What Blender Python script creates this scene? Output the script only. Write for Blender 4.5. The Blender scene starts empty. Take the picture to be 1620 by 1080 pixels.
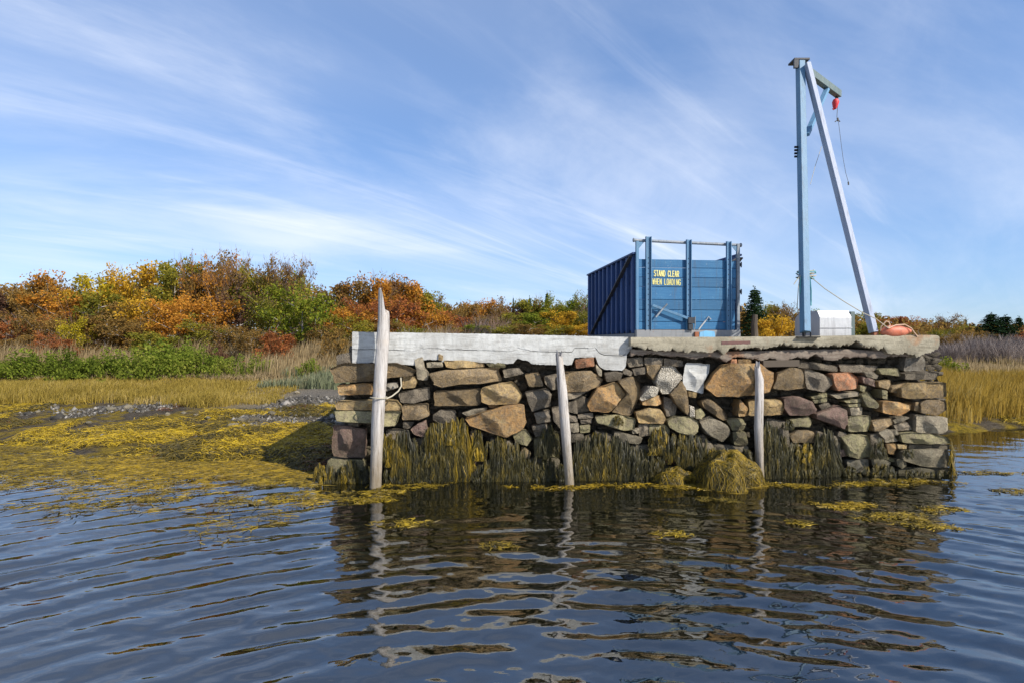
import bpy, bmesh, math, random
import numpy as np
from mathutils import Vector, Matrix
rng = np.random.default_rng(7); random.seed(7)
scene = bpy.context.scene
COL = scene.collection
R = math.radians

# ---------------------------------------------------------------- camera, sky, sun, exposure
CAMZ, F = 2.44, 900.0                      # eye height above the water, focal length in photo pixels
cd = bpy.data.cameras.new('camera'); cam = bpy.data.objects.new('camera', cd); COL.objects.link(cam)
cam.location = (0, 0, CAMZ); cam.rotation_euler = (R(90), 0, 0)
cd.sensor_width = 36; cd.lens = 36 * F / 1620; cd.clip_end = 3000; cd.clip_start = 0.05
scene.camera = cam

SUN_AZ, SUN_EL = 50.0, 37.0                # degrees: right of straight-behind the camera, height
sd = Vector((math.sin(R(SUN_AZ)) * math.cos(R(SUN_EL)), -math.cos(R(SUN_AZ)) * math.cos(R(SUN_EL)), math.sin(R(SUN_EL))))
sl = bpy.data.lights.new('sun', 'SUN'); sl.energy = 4.9; sl.angle = R(0.5); sl.color = (1.0, 0.94, 0.85)
sun = bpy.data.objects.new('sun', sl); COL.objects.link(sun)
sun.rotation_euler = sd.to_track_quat('Z', 'Y').to_euler()

world = bpy.data.worlds.new('World'); scene.world = world; world.use_nodes = True
nt = world.node_tree; nt.nodes.clear()
def wn(t, **kw):
    n = nt.nodes.new(t)
    for k, v in kw.items(): setattr(n, k, v)
    return n
def wl(a, b): nt.links.new(a, b)
def wmath(op, a, b=None):
    n = wn('ShaderNodeMath', operation=op)
    for i, v in enumerate((a, b)):
        if v is None: continue
        if isinstance(v, (int, float)): n.inputs[i].default_value = v
        else: wl(v, n.inputs[i])
    return n.outputs[0]
sky = wn('ShaderNodeTexSky', sky_type='NISHITA'); sky.sun_disc = False
sky.sun_elevation = R(SUN_EL); sky.sun_rotation = R(180 - SUN_AZ)
sky.air_density = 1.0; sky.dust_density = 0.3; sky.ozone_density = 1.6
tc = wn('ShaderNodeTexCoord'); sep = wn('ShaderNodeSeparateXYZ'); wl(tc.outputs['Generated'], sep.inputs[0])
zz = wmath('ADD', wmath('MAXIMUM', sep.outputs[2], 0.0), 0.16)
px_ = wmath('DIVIDE', sep.outputs[0], zz); py_ = wmath('DIVIDE', sep.outputs[1], zz)
cmb = wn('ShaderNodeCombineXYZ'); wl(px_, cmb.inputs[0]); wl(py_, cmb.inputs[1])
def cirrus(ang, sx, sy, scale, detail, lo, hi, off, dist=0.6):
    mp = wn('ShaderNodeMapping', vector_type='TEXTURE'); mp.inputs['Rotation'].default_value = (0, 0, R(ang))
    mp.inputs['Scale'].default_value = (sx, sy, 1); mp.inputs['Location'].default_value = (off, off * .37, 0)
    wl(cmb.outputs[0], mp.inputs[0])
    nz = wn('ShaderNodeTexNoise'); nz.inputs['Scale'].default_value = scale; nz.inputs['Detail'].default_value = detail
    nz.inputs['Roughness'].default_value = 0.6; nz.inputs['Distortion'].default_value = dist
    wl(mp.outputs[0], nz.inputs['Vector'])
    mr = wn('ShaderNodeMapRange', interpolation_type='SMOOTHSTEP'); mr.inputs['From Min'].default_value = lo; mr.inputs['From Max'].default_value = hi
    wl(nz.outputs['Fac'], mr.inputs['Value'])
    return mr.outputs[0]
c1 = cirrus(38, 3.4, 1.25, 1.0, 8, 0.40, 0.80, 3.1, 1.1)
c2 = cirrus(44, 4.6, .75, 1.5, 9, 0.46, 0.84, 8.4, 1.6)
c3 = cirrus(30, 3.0, 2.0, .45, 3, 0.38, 0.66, 1.7)
cl = wmath('MINIMUM', wmath('ADD', wmath('MULTIPLY', c3, 0.34), wmath('ADD', wmath('MULTIPLY', c1, 0.46), wmath('MULTIPLY', wmath('MULTIPLY', c2, wmath('ADD', c3, .35)), 0.55))), 0.80)
mix = wn('ShaderNodeMix', data_type='RGBA'); wl(cl, mix.inputs[0]); 
gam = wn('ShaderNodeGamma'); gam.inputs[1].default_value = .62; wl(sky.outputs[0], gam.inputs[0])
tint = wn('ShaderNodeMix', data_type='RGBA', blend_type='MULTIPLY'); tint.inputs[0].default_value = 1; tint.inputs[7].default_value = (1.17, 1.56, 2.22, 1); wl(gam.outputs[0], tint.inputs[6]); wl(tint.outputs[2], mix.inputs[6]); mix.inputs[7].default_value = (7.0, 7.4, 8.3, 1)
bg = wn('ShaderNodeBackground'); bg.inputs['Strength'].default_value = 0.108
wl(mix.outputs[2], bg.inputs[0]); wo = wn('ShaderNodeOutputWorld'); wl(bg.outputs[0], wo.inputs[0])

vs = scene.view_settings; vs.view_transform = 'Standard'; vs.look = 'None'; vs.exposure = 0.42; vs.gamma = 1; vs.use_curve_mapping = False

# ---------------------------------------------------------------- helpers
def tag(o, label=None, cat=None, group=None, kind=None):
    if label: o['label'] = label
    if cat: o['category'] = cat
    if group: o['group'] = group
    if kind: o['kind'] = kind
    return o
def empty(name, loc=(0, 0, 0), rz=0, label=None, cat=None, group=None):
    o = bpy.data.objects.new(name, None); COL.objects.link(o); o.location = loc; o.rotation_euler = (0, 0, rz)
    o.empty_display_size = .1
    return tag(o, label, cat, group)
def np_mesh(name, V, Fc, smooth=False, mats=None, midx=None):
    V = np.asarray(V, np.float32).reshape(-1, 3); Fc = np.asarray(Fc, np.int32)
    m = bpy.data.meshes.new(name); n, k = Fc.shape
    m.vertices.add(len(V)); m.vertices.foreach_set('co', V.ravel())
    m.loops.add(n * k); m.loops.foreach_set('vertex_index', Fc.ravel())
    m.polygons.add(n); m.polygons.foreach_set('loop_start', np.arange(0, n * k, k, dtype=np.int32))
    if smooth: m.polygons.foreach_set('use_smooth', np.ones(n, bool))
    for mt in (mats or []): m.materials.append(mt)
    if midx is not None: m.polygons.foreach_set('material_index', np.asarray(midx, np.int32))
    m.update(calc_edges=True)
    return m
def link(name, mesh, parent=None, mat=None):
    o = bpy.data.objects.new(name, mesh); COL.objects.link(o)
    if mat: mesh.materials.append(mat)
    if parent: o.parent = parent
    return o
class MB:
    """collects shapes and builds ONE mesh object"""
    def __init__(s): s.bm = bmesh.new()
    def box(s, x0, x1, y0, y1, z0, z1, bev=0, M=None):
        r = bmesh.ops.create_cube(s.bm, size=1)
        vv = r['verts']
        for v in vv:
            v.co = Vector((x0 + (v.co.x + .5) * (x1 - x0), y0 + (v.co.y + .5) * (y1 - y0), z0 + (v.co.z + .5) * (z1 - z0)))
        if bev:
            es = list({e for v in vv for e in v.link_edges})
            r2 = bmesh.ops.bevel(s.bm, geom=es, offset=bev, segments=1, affect='EDGES')
            vv = list({v for f in r2['faces'] for v in f.verts} | {v for v in vv if v.is_valid})
        if M is not None: bmesh.ops.transform(s.bm, matrix=M, verts=[v for v in vv if v.is_valid])
        return s
    def beam(s, p, q, w, h, up=(0, 0, 1), bev=0.004):
        p, q = Vector(p), Vector(q); d = q - p; L = d.length; d.normalize()
        x = d.cross(Vector(up)).normalized(); z = x.cross(d)
        M = Matrix(((x.x, d.x, z.x, p.x), (x.y, d.y, z.y, p.y), (x.z, d.z, z.z, p.z), (0, 0, 0, 1)))
        return s.box(-w / 2, w / 2, 0, L, -h / 2, h / 2, bev, M)
    def tube(s, pts, rad, n=8, cap=True, jit=0.0):
        pts = [Vector(p) for p in pts]; rings = []
        rads = rad if hasattr(rad, '__len__') else [rad] * len(pts)
        for i, p in enumerate(pts):
            d = (pts[min(i + 1, len(pts) - 1)] - pts[max(i - 1, 0)]).normalized()
            a = d.cross(Vector((0.13, 0.99, 0.05))); 
            if a.length < .1: a = d.cross(Vector((1, 0, 0)))
            a.normalize(); b = d.cross(a)
            rings.append([s.bm.verts.new(p + (a * math.cos(2 * math.pi * k / n) + b * math.sin(2 * math.pi * k / n)) * rads[i] * (1 + random.uniform(-jit, jit))) for k in range(n)])
        for r0, r1 in zip(rings, rings[1:]):
            for k in range(n): s.bm.faces.new((r0[k], r0[(k + 1) % n], r1[(k + 1) % n], r1[k]))
        if cap: s.bm.faces.new(rings[0][::-1]); s.bm.faces.new(rings[-1])
        return s
    def prism(s, poly, y0, y1, M=None):
        a = [s.bm.verts.new((x, y0, z)) for x, z in poly]; b = [s.bm.verts.new((x, y1, z)) for x, z in poly]
        s.bm.faces.new(a); s.bm.faces.new(b[::-1]); n = len(poly)
        for k in range(n): s.bm.faces.new((a[k], b[k], b[(k + 1) % n], a[(k + 1) % n]))
        if M is not None: bmesh.ops.transform(s.bm, matrix=M, verts=a + b)
        return s
    def build(s, name, mat, parent=None, smooth=False, sharp=40):
        bmesh.ops.recalc_face_normals(s.bm, faces=s.bm.faces)
        m = bpy.data.meshes.new(name); s.bm.to_mesh(m); s.bm.free()
        if smooth:
            for p in m.polygons: p.use_smooth = True
            m.set_sharp_from_angle(angle=R(sharp))
        return link(name, m, parent, mat)

# ---- materials
class NT:
    def __init__(s, name):
        s.m = bpy.data.materials.new(name); s.m.use_nodes = True; s.t = s.m.node_tree; s.t.nodes.clear()
        s.out = s.n('ShaderNodeOutputMaterial')
    def n(s, t, **kw):
        x = s.t.nodes.new(t)
        for k, v in kw.items(): setattr(x, k, v)
        return x
    def l(s, a, b): s.t.links.new(a, b)
    def math(s, op, a, b=None, clamp=False):
        x = s.n('ShaderNodeMath', operation=op, use_clamp=clamp)
        for i, v in enumerate((a, b)):
            if v is None: continue
            if isinstance(v, (int, float)): x.inputs[i].default_value = v
            else: s.l(v, x.inputs[i])
        return x.outputs[0]
    def coords(s, kind='Object', scale=(1, 1, 1)):
        tcn = s.n('ShaderNodeTexCoord')
        if kind == 'World':
            g = s.n('ShaderNodeNewGeometry'); o = g.outputs['Position']
        else: o = tcn.outputs[kind]
        mp = s.n('ShaderNodeMapping'); mp.inputs['Scale'].default_value = scale; s.l(o, mp.inputs[0])
        return mp.outputs[0]
    def noise(s, vec, scale, detail=5, rough=.6, dist=0):
        x = s.n('ShaderNodeTexNoise'); x.inputs['Scale'].default_value = scale; x.inputs['Detail'].default_value = detail
        x.inputs['Roughness'].default_value = rough; x.inputs['Distortion'].default_value = dist
        s.l(vec, x.inputs['Vector']); return x.outputs['Fac']
    def ramp(s, fac, stops, interp='LINEAR'):
        x = s.n('ShaderNodeValToRGB'); x.color_ramp.interpolation = interp; e = x.color_ramp.elements
        while len(e) < len(stops): e.new(0.5)
        for k, (p, c) in enumerate(stops):
            e[k].position = p; e[k].color = (c, c, c, 1) if isinstance(c, (int, float)) else (*c, 1)
        s.l(fac, x.inputs[0]); return x.outputs[0]
    def mix(s, fac, a, b, mode='MIX'):
        x = s.n('ShaderNodeMix', data_type='RGBA', blend_type=mode)
        for i, v in ((0, fac), (6, a), (7, b)):
            if isinstance(v, (int, float)): x.inputs[i].default_value = v
            elif isinstance(v, tuple): x.inputs[i].default_value = (*v, 1)
            else: s.l(v, x.inputs[i])
        return x.outputs[2]
    def bump(s, h, strength, dist=.02, nrm=None):
        x = s.n('ShaderNodeBump'); x.inputs['Strength'].default_value = strength; x.inputs['Distance'].default_value = dist
        s.l(h, x.inputs['Height'])
        if nrm is not None: s.l(nrm, x.inputs['Normal'])
        return x.outputs[0]
    def principled(s, col, rough=.8, nrm=None, metal=0, spec=.4):
        x = s.n('ShaderNodeBsdfPrincipled')
        for k, v in (('Base Color', col), ('Roughness', rough), ('Metallic', metal), ('Specular IOR Level', spec)):
            if isinstance(v, tuple): x.inputs[k].default_value = (*v, 1)
            elif isinstance(v, (int, float)): x.inputs[k].default_value = v
            else: s.l(v, x.inputs[k])
        if nrm is not None: s.l(nrm, x.inputs['Normal'])
        s.l(x.outputs[0], s.out.inputs[0]); return s.m

def mat_stone(name, a, b, c, rnd=.35):
    t = NT(name); v = t.coords('World'); oi = t.n('ShaderNodeObjectInfo')
    n1 = t.noise(v, 3.2, 6, .65, .4); n2 = t.noise(v, 15, 6, .75); n3 = t.noise(v, 70, 3, .7)
    col = t.ramp(n1, [(.32, a), (.52, b), (.70, c)])
    col = t.mix(t.math('MULTIPLY', t.ramp(n2, [(.44, 0.), (.62, 1.)]), .62), col, (.06, .047, .035))
    col = t.mix(t.math('MULTIPLY', t.ramp(t.noise(v, 5.5, 6, .75, .8), [(.50, 0.), (.60, 1.)]), .5), col, (.10, .08, .06))
    lich = t.ramp(t.noise(v, 6.5, 7, .8, .3), [(.62, 0.), (.72, 1.)])
    col = t.mix(t.math('MULTIPLY', lich, .45), col, (.40, .36, .27))
    col = t.mix(t.math('MULTIPLY', t.ramp(n3, [(.42, 0.), (.62, 1.)]), .38), col, (.36, .30, .21))
    hv = t.n('ShaderNodeHueSaturation'); t.l(col, hv.inputs['Color'])
    t.l(t.math('ADD', t.math('MULTIPLY', oi.outputs['Random'], rnd * 2), 1.12 - rnd), hv.inputs['Value'])
    # damp tidal band: algae film low on the wall
    sp = t.n('ShaderNodeSeparateXYZ'); g = t.n('ShaderNodeNewGeometry'); t.l(g.outputs['Position'], sp.inputs[0])
    low = t.n('ShaderNodeMapRange'); low.inputs['From Min'].default_value = 1.15; low.inputs['From Max'].default_value = .25
    t.l(t.math('ADD', sp.outputs[2], t.math('MULTIPLY', n1, .5)), low.inputs[0])
    col = t.mix(t.math('MULTIPLY', low.outputs[0], .55), hv.outputs[0], (.075, .07, .035))
    vo = t.n('ShaderNodeTexVoronoi', feature='DISTANCE_TO_EDGE'); vo.inputs['Scale'].default_value = 1.7; t.l(v, vo.inputs[0])
    h = t.math('ADD', t.math('MULTIPLY', n2, .7), t.math('MULTIPLY', n3, .25))
    h = t.math('ADD', h, t.math('MULTIPLY', t.ramp(vo.outputs[0], [(0., 0.), (.012, 1.)]), .10))
    return t.principled(col, .85, t.bump(h, 1.0, .075), spec=.2)
STONE = {
 't': mat_stone('stone_tan', (.25, .16, .065), (.38, .255, .10), (.45, .33, .15)),
 'o': mat_stone('stone_ochre', (.30, .15, .045), (.40, .22, .07), (.36, .26, .12)),
 'b': mat_stone('stone_brown', (.12, .082, .042), (.24, .16, .072), (.33, .225, .105)),
 'd': mat_stone('stone_dark', (.07, .06, .05), (.135, .113, .085), (.20, .165, .115)),
 'g': mat_stone('stone_grey', (.16, .145, .11), (.25, .215, .15), (.33, .28, .20)),
 'v': mat_stone('stone_olive', (.12, .115, .055), (.21, .19, .09), (.30, .26, .13)),
 'p': mat_stone('stone_purple', (.13, .075, .06), (.22, .13, .11), (.27, .17, .13)),
 'r': mat_stone('stone_rust', (.25, .08, .03), (.36, .14, .06), (.33, .20, .11)),
 'w': mat_stone('stone_pale', (.22, .20, .16), (.32, .29, .24), (.42, .39, .33)),
}
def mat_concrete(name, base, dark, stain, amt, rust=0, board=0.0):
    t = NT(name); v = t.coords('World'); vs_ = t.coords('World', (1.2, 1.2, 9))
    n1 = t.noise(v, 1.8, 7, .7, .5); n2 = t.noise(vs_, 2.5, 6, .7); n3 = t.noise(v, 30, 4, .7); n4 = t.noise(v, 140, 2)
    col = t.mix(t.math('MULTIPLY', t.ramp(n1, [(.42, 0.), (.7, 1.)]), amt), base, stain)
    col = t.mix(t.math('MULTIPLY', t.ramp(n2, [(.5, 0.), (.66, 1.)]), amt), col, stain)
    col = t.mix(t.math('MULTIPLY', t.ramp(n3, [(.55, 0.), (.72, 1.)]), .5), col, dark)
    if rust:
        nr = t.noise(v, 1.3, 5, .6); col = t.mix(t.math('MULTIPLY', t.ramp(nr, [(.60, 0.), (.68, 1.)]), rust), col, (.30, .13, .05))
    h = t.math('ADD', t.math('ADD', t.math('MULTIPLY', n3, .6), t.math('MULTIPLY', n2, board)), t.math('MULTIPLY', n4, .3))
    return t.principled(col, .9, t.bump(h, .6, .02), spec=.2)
M_WHITE = mat_concrete('whitewashed_concrete', (.50, .50, .475), (.20, .19, .165), (.30, .29, .265), 1.0, board=.6)
M_SLAB = mat_concrete('old_concrete', (.34, .305, .225), (.06, .052, .04), (.19, .165, .115), 1.0, rust=.55)
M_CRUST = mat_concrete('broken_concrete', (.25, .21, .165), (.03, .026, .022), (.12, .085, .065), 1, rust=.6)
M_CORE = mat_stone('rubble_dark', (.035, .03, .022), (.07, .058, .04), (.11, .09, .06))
M_BARN = None
def mat_barnacle():
    t = NT('barnacle_crust'); v = t.coords('World'); vo = t.n('ShaderNodeTexVoronoi'); vo.inputs['Scale'].default_value = 45; t.l(v, vo.inputs[0])
    col = t.ramp(vo.outputs['Distance'], [(.0, (.05, .045, .035)), (.3, (.26, .23, .18)), (.7, (.42, .38, .31))])
    return t.principled(col, .9, t.bump(vo.outputs['Distance'], .9, .03), spec=.2)
M_BARN = mat_barnacle()
def mat_wood(name, a, b, c):
    t = NT(name); v = t.coords('World', (9, 9, .7)); n1 = t.noise(v, 2.2, 7, .7, .3); n2 = t.noise(t.coords('World'), 5, 4)
    col = t.ramp(n1, [(.34, a), (.46, b), (.66, c)])
    sp = t.n('ShaderNodeSeparateXYZ'); g = t.n('ShaderNodeNewGeometry'); t.l(g.outputs['Position'], sp.inputs[0])
    wet = t.n('ShaderNodeMapRange'); wet.inputs['From Min'].default_value = 1.5; wet.inputs['From Max'].default_value = .35
    t.l(t.math('ADD', sp.outputs[2], t.math('MULTIPLY', n2, .5)), wet.inputs[0])
    col = t.mix(t.math('MULTIPLY', wet.outputs[0], .8), col, (.17, .13, .075))
    col = t.mix(t.math('MULTIPLY', t.ramp(t.noise(t.coords('World'), 2.3, 3), [(.55, 0.), (.75, 1.)]), .5), col, (.45, .33, .20))
    return t.principled(col, .85, t.bump(n1, 1.0, .035), spec=.25)
M_DRIFT = mat_wood('driftwood', (.10, .08, .065), (.38, .35, .32), (.52, .49, .46))
def mat_paint(name, base, worn, under, wear=.45, streak=(6, 6, .9), rough=.55, metal=0):
    t = NT(name); v = t.coords('World', streak); vw = t.coords('World'); oi = t.n('ShaderNodeObjectInfo')
    n1 = t.noise(v, 3, 6, .7); n2 = t.noise(vw, 22, 6, .75); n3 = t.noise(vw, 2.2, 4)
    col = t.mix(t.math('MULTIPLY', t.ramp(n1, [(.4, 0.), (.7, 1.)]), .6), base, worn)
    col = t.mix(t.math('MULTIPLY', t.ramp(n2, [(.62, 0.), (.70, 1.)]), wear), col, under)
    gr = t.noise(t.coords('World', (7, 7, .5)), 2.4, 6, .7); col = t.mix(t.math('MULTIPLY', t.ramp(gr, [(.52, 0.), (.70, 1.)]), .45), col, (.055, .045, .04))
    col = t.mix(t.math('MULTIPLY', t.ramp(n3, [(.45, 0.), (.75, 1.)]), .35), col, worn)
    hv = t.n('ShaderNodeHueSaturation'); t.l(col, hv.inputs['Color']); t.l(t.math('ADD', t.math('MULTIPLY', oi.outputs['Random'], .4), .8), hv.inputs['Value'])
    return t.principled(hv.outputs[0], rough, t.bump(t.math('ADD', n1, t.math('MULTIPLY', n2, .5)), .25, .01), metal)
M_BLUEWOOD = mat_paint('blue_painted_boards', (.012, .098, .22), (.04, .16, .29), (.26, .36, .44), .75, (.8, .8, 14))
M_BLUESTEEL = mat_paint('blue_grey_steel', (.055, .145, .255), (.11, .20, .28), (.20, .13, .08), .6)
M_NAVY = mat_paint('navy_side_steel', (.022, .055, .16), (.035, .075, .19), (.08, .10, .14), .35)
M_DKSTEEL = mat_paint('dark_steel', (.02, .022, .028), (.05, .05, .055), (.13, .08, .05), .4)
M_SILL = mat_paint('rusty_grey_sill', (.17, .18, .19), (.23, .22, .21), (.27, .12, .05), .9, (1.5, 1.5, 8))
M_PIPE = mat_paint('worn_pipe', (.13, .16, .19), (.33, .33, .33), (.26, .11, .05), .8, (6, 6, 6))
M_CRANE = mat_paint('pale_blue_crane_paint', (.095, .215, .345), (.16, .28, .39), (.40, .42, .42), .5, (9, 9, .8))
M_CRANELEG = mat_paint('faded_lilac_crane_paint', (.34, .39, .50), (.46, .49, .56), (.40, .40, .40), .4, (9, 9, .8))
M_JIB = mat_paint('grey_green_jib', (.085, .12, .12), (.16, .19, .17), (.25, .15, .08), .6)
M_ALU = mat_paint('dull_aluminium', (.48, .48, .48), (.58, .58, .57), (.42, .42, .42), .25, (4, 4, 2), .42, .45)
M_RED = mat_paint('red_hoist', (.55, .02, .03), (.6, .06, .06), (.2, .05, .05), .2)
M_ORANGE = mat_paint('orange_float', (.46, .11, .05), (.52, .21, .13), (.5, .32, .26), .5, (3, 3, 3))
M_YELLOW = mat_paint('yellow_stencil_paint', (.60, .54, .17), (.66, .61, .28), (.12, .24, .33), 1.0, (8, 8, 8))
M_RUST = mat_paint('rust', (.27, .085, .035), (.35, .15, .07), (.12, .06, .05), .6)
M_RUSTD = mat_paint('dark_rust', (.13, .055, .05), (.20, .09, .06), (.08, .05, .06), .8)
M_LBLUE = mat_paint('light_blue_plate', (.13, .37, .60), (.22, .45, .64), (.3, .3, .3), .4)
def flat(name, col, rough=.8):
    t = NT(name); n = t.noise(t.coords('World'), 40, 3); return t.principled(t.mix(t.math('MULTIPLY', n, .5), col, tuple(c * .55 for c in col)), rough, spec=.2)
M_ROPE = flat('tan_rope', (.42, .38, .29)); M_ROPET = flat('teal_rope', (.14, .40, .42)); M_CABLE = flat('steel_cable', (.14, .13, .12)); M_BLACK = flat('black_fitting', (.02, .02, .022))
M_ROPEO = flat('peach_rope', (.60, .40, .27))

def mat_leaf(name, cols, trans=.40, dark=.5, sc=.35):
    """cols: list of linear colours picked leaf by leaf and in clumps"""
    t = NT(name); g = t.n('ShaderNodeNewGeometry'); oi = t.n('ShaderNodeObjectInfo')
    n = t.noise(t.coords('World'), sc * 2.2, 3, .6)
    f = t.math('ADD', t.math('MULTIPLY', g.outputs['Random Per Island'], .50), t.math('ADD', t.math('MULTIPLY', n, 1.1), -.30))
    f = t.math('ADD', f, t.math('MULTIPLY', t.math('ADD', oi.outputs['Random'], -.5), .2))
    if name.startswith('leaves'): cols = [tuple(x * 1.17 for x in c) for c in cols]
    k = len(cols) - 1
    col = t.ramp(f, [(.12 + .76 * i / max(k, 1), c) for i, c in enumerate(cols)])
    d = t.n('ShaderNodeBsdfDiffuse'); t.l(col, d.inputs[0])
    tr = t.n('ShaderNodeBsdfTranslucent'); t.l(col, tr.inputs[0])
    mx = t.n('ShaderNodeMixShader'); mx.inputs[0].default_value = trans
    t.l(d.outputs[0], mx.inputs[1]); t.l(tr.outputs[0], mx.inputs[2]); t.l(mx.outputs[0], t.out.inputs[0])
    return t.m
LEAF = {
 'orange': mat_leaf('leaves_orange', [(.12, .08, .02), (.32, .145, .022), (.46, .195, .03), (.48, .26, .04)]),
 'gold': mat_leaf('leaves_gold', [(.14, .11, .02), (.35, .21, .02), (.48, .275, .028), (.52, .33, .035)]),
 'yellow': mat_leaf('leaves_yellow', [(.17, .16, .02), (.36, .28, .02), (.48, .36, .03)]),
 'red': mat_leaf('leaves_red', [(.09, .05, .02), (.21, .075, .03), (.33, .11, .035), (.33, .17, .04)]),
 'rust': mat_leaf('leaves_rust', [(.07, .06, .025), (.16, .10, .03), (.24, .135, .035), (.27, .18, .05)]),
 'olive': mat_leaf('leaves_olive', [(.07, .075, .018), (.15, .145, .022), (.22, .19, .025), (.28, .20, .03)]),
 'green': mat_leaf('leaves_green', [(.05, .07, .012), (.11, .14, .018), (.18, .20, .022), (.25, .22, .03)]),
 'maroon': mat_leaf('leaves_maroon', [(.045, .03, .02), (.09, .05, .035), (.14, .07, .04), (.18, .11, .045)]),
 'brush': mat_leaf('leaves_bright_green', [(.05, .065, .012), (.105, .14, .018), (.16, .19, .026), (.24, .24, .045)]),
 'spruce': mat_leaf('spruce_needles', [(.010, .022, .012), (.022, .045, .02), (.04, .065, .025)], .1),
}
M_BARK = flat('pale_bark', (.36, .32, .28)); M_BARKD = flat('dark_bark', (.10, .08, .06)); M_TWIG = mat_leaf('grey_twigs', [(.12, .09, .08), (.22, .18, .16), (.30, .26, .23)], .05)
M_TWIGB = mat_leaf('brown_twigs', [(.10, .06, .045), (.17, .11, .08), (.24, .17, .12)], .05)
M_TAN = mat_leaf('dry_grass', [(.17, .12, .06), (.31, .23, .12), (.42, .32, .18)], .3)
M_MARSH = mat_leaf('golden_marsh_grass', [(.18, .13, .03), (.30, .215, .04), (.38, .28, .07), (.40, .30, .13)], .3)
M_MARSHR = mat_leaf('orange_marsh_grass', [(.14, .10, .03), (.26, .17, .03), (.34, .22, .04), (.32, .24, .08)], .3)
M_DUNE = mat_leaf('blue_green_grass', [(.13, .15, .08), (.22, .235, .14), (.34, .32, .19)], .3)
def mat_weed(name, cols):
    t = NT(name); g = t.n('ShaderNodeNewGeometry'); n = t.noise(t.coords('World'), 2.6, 3)
    f = t.math('ADD', t.math('MULTIPLY', g.outputs['Random Per Island'], .55), t.math('ADD', t.math('MULTIPLY', n, 1.0), -.25))
    k = len(cols) - 1
    return t.principled(t.ramp(f, [(.12 + .76 * i / k, c) for i, c in enumerate(cols)]), .5, spec=.22)
W_DARK = mat_weed('rockweed_dark', [(.010, .010, .005), (.020, .019, .008), (.04, .035, .010), (.08, .06, .012)])
W_MID = mat_weed('rockweed_olive', [(.018, .016, .005), (.05, .04, .008), (.10, .072, .010), (.16, .11, .012)])
W_GOLD = mat_weed('rockweed_golden', [(.045, .032, .005), (.13, .088, .008), (.23, .15, .010), (.32, .21, .014)])
W_MAT = mat_weed('rockweed_mat', [(.045, .031, .005), (.17, .115, .009), (.33, .222, .011), (.44, .30, .014)])
W_FLOAT = mat_weed('floating_weed', [(.025, .020, .005), (.08, .058, .008), (.17, .115, .010), (.29, .20, .013)])
W_RED = mat_weed('rockweed_brown', [(.03, .014, .006), (.09, .035, .012), (.16, .06, .02)])

# ---------------------------------------------------------------- ground, water
def sstep(a, b, x):
    t = np.clip((x - a) / (b - a), 0, 1); return t * t * (3 - 2 * t)
_ph = rng.uniform(0, 6.28, (24, 1)); _kd = rng.uniform(0, 6.28, 24); _kf = np.exp(rng.uniform(np.log(.25), np.log(5), 24))
def vnoise(x, y, s=1.0):
    x = np.asarray(x, float); y = np.asarray(y, float); o = 0
    for i in range(24):
        k = _kf[i] * s; o = o + np.sin(k * (math.cos(_kd[i]) * x + math.sin(_kd[i]) * y) + _ph[i, 0]) / (1 + _kf[i]) ** .7
    return o / 3.0
def shore(X):
    left = 10.9 + .27 * np.clip(-3.2 - X, 0, 12) + .03 * np.clip(-15 - X, 0, 200)
    right = 15.6 + .02 * np.clip(X - 9, 0, 200)
    return np.where(X < -3.2, left, np.where(X > 9, right, 10.9 + (X + 3.2) / 12.2 * 4.7)) + .35 * np.sin(X * .9) + .2 * np.sin(X * 2.3 + 1)
def ground_z(X, Y):
    X = np.asarray(X, float); Y = np.asarray(Y, float); t = Y - shore(X)
    left = np.interp(t, [-40, -5, 0, 1, 5.0, 6.0, 10, 14, 30, 60, 400], [-2.2, -1.2, -.02, .10, .40, .50, .80, 1.15, 1.7, 2.0, 3.5])
    right = np.interp(t, [-40, -5, -1, 0, .8, 2, 12, 20, 40, 400], [-2.2, -1.2, -.25, -.02, .22, .36, .55, .8, 1.2, 2.6])
    w = sstep(2, 9, X); z = left * (1 - w) + right * w
    apr = sstep(-5.2, -2.6, X) * (1 - sstep(8.3, 10.5, X)) * sstep(14.5, 20.5, Y) * (1 - sstep(45, 70, Y))
    z = z * (1 - apr) + np.maximum(z, 2.38) * apr
    z = z + .05 * vnoise(X, Y, .9) * sstep(-1, 1, t) + .028 * vnoise(X * 3, Y * 3, 1.1) * sstep(-.5, .5, t)
    return z
gx = np.unique(np.concatenate([np.linspace(-700, -60, 40), np.linspace(-60, -22, 60), np.linspace(-22, 24, 240), np.linspace(24, 90, 60), np.linspace(90, 700, 40)]))
gy = np.unique(np.concatenate([np.linspace(-120, 8, 40), np.linspace(8, 30, 150), np.linspace(30, 90, 70), np.linspace(90, 900, 40)]))
def grid_mesh(name, gx, gy, zf, mat):
    XX, YY = np.meshgrid(gx, gy); ZZ = zf(XX, YY); nx, ny = len(gx), len(gy)
    V = np.stack([XX, YY, ZZ], -1).reshape(-1, 3)
    i = np.arange(nx * ny).reshape(ny, nx); Fq = np.stack([i[:-1, :-1], i[:-1, 1:], i[1:, 1:], i[1:, :-1]], -1).reshape(-1, 4)
    return np_mesh(name, V, Fq, True, [mat])
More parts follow.
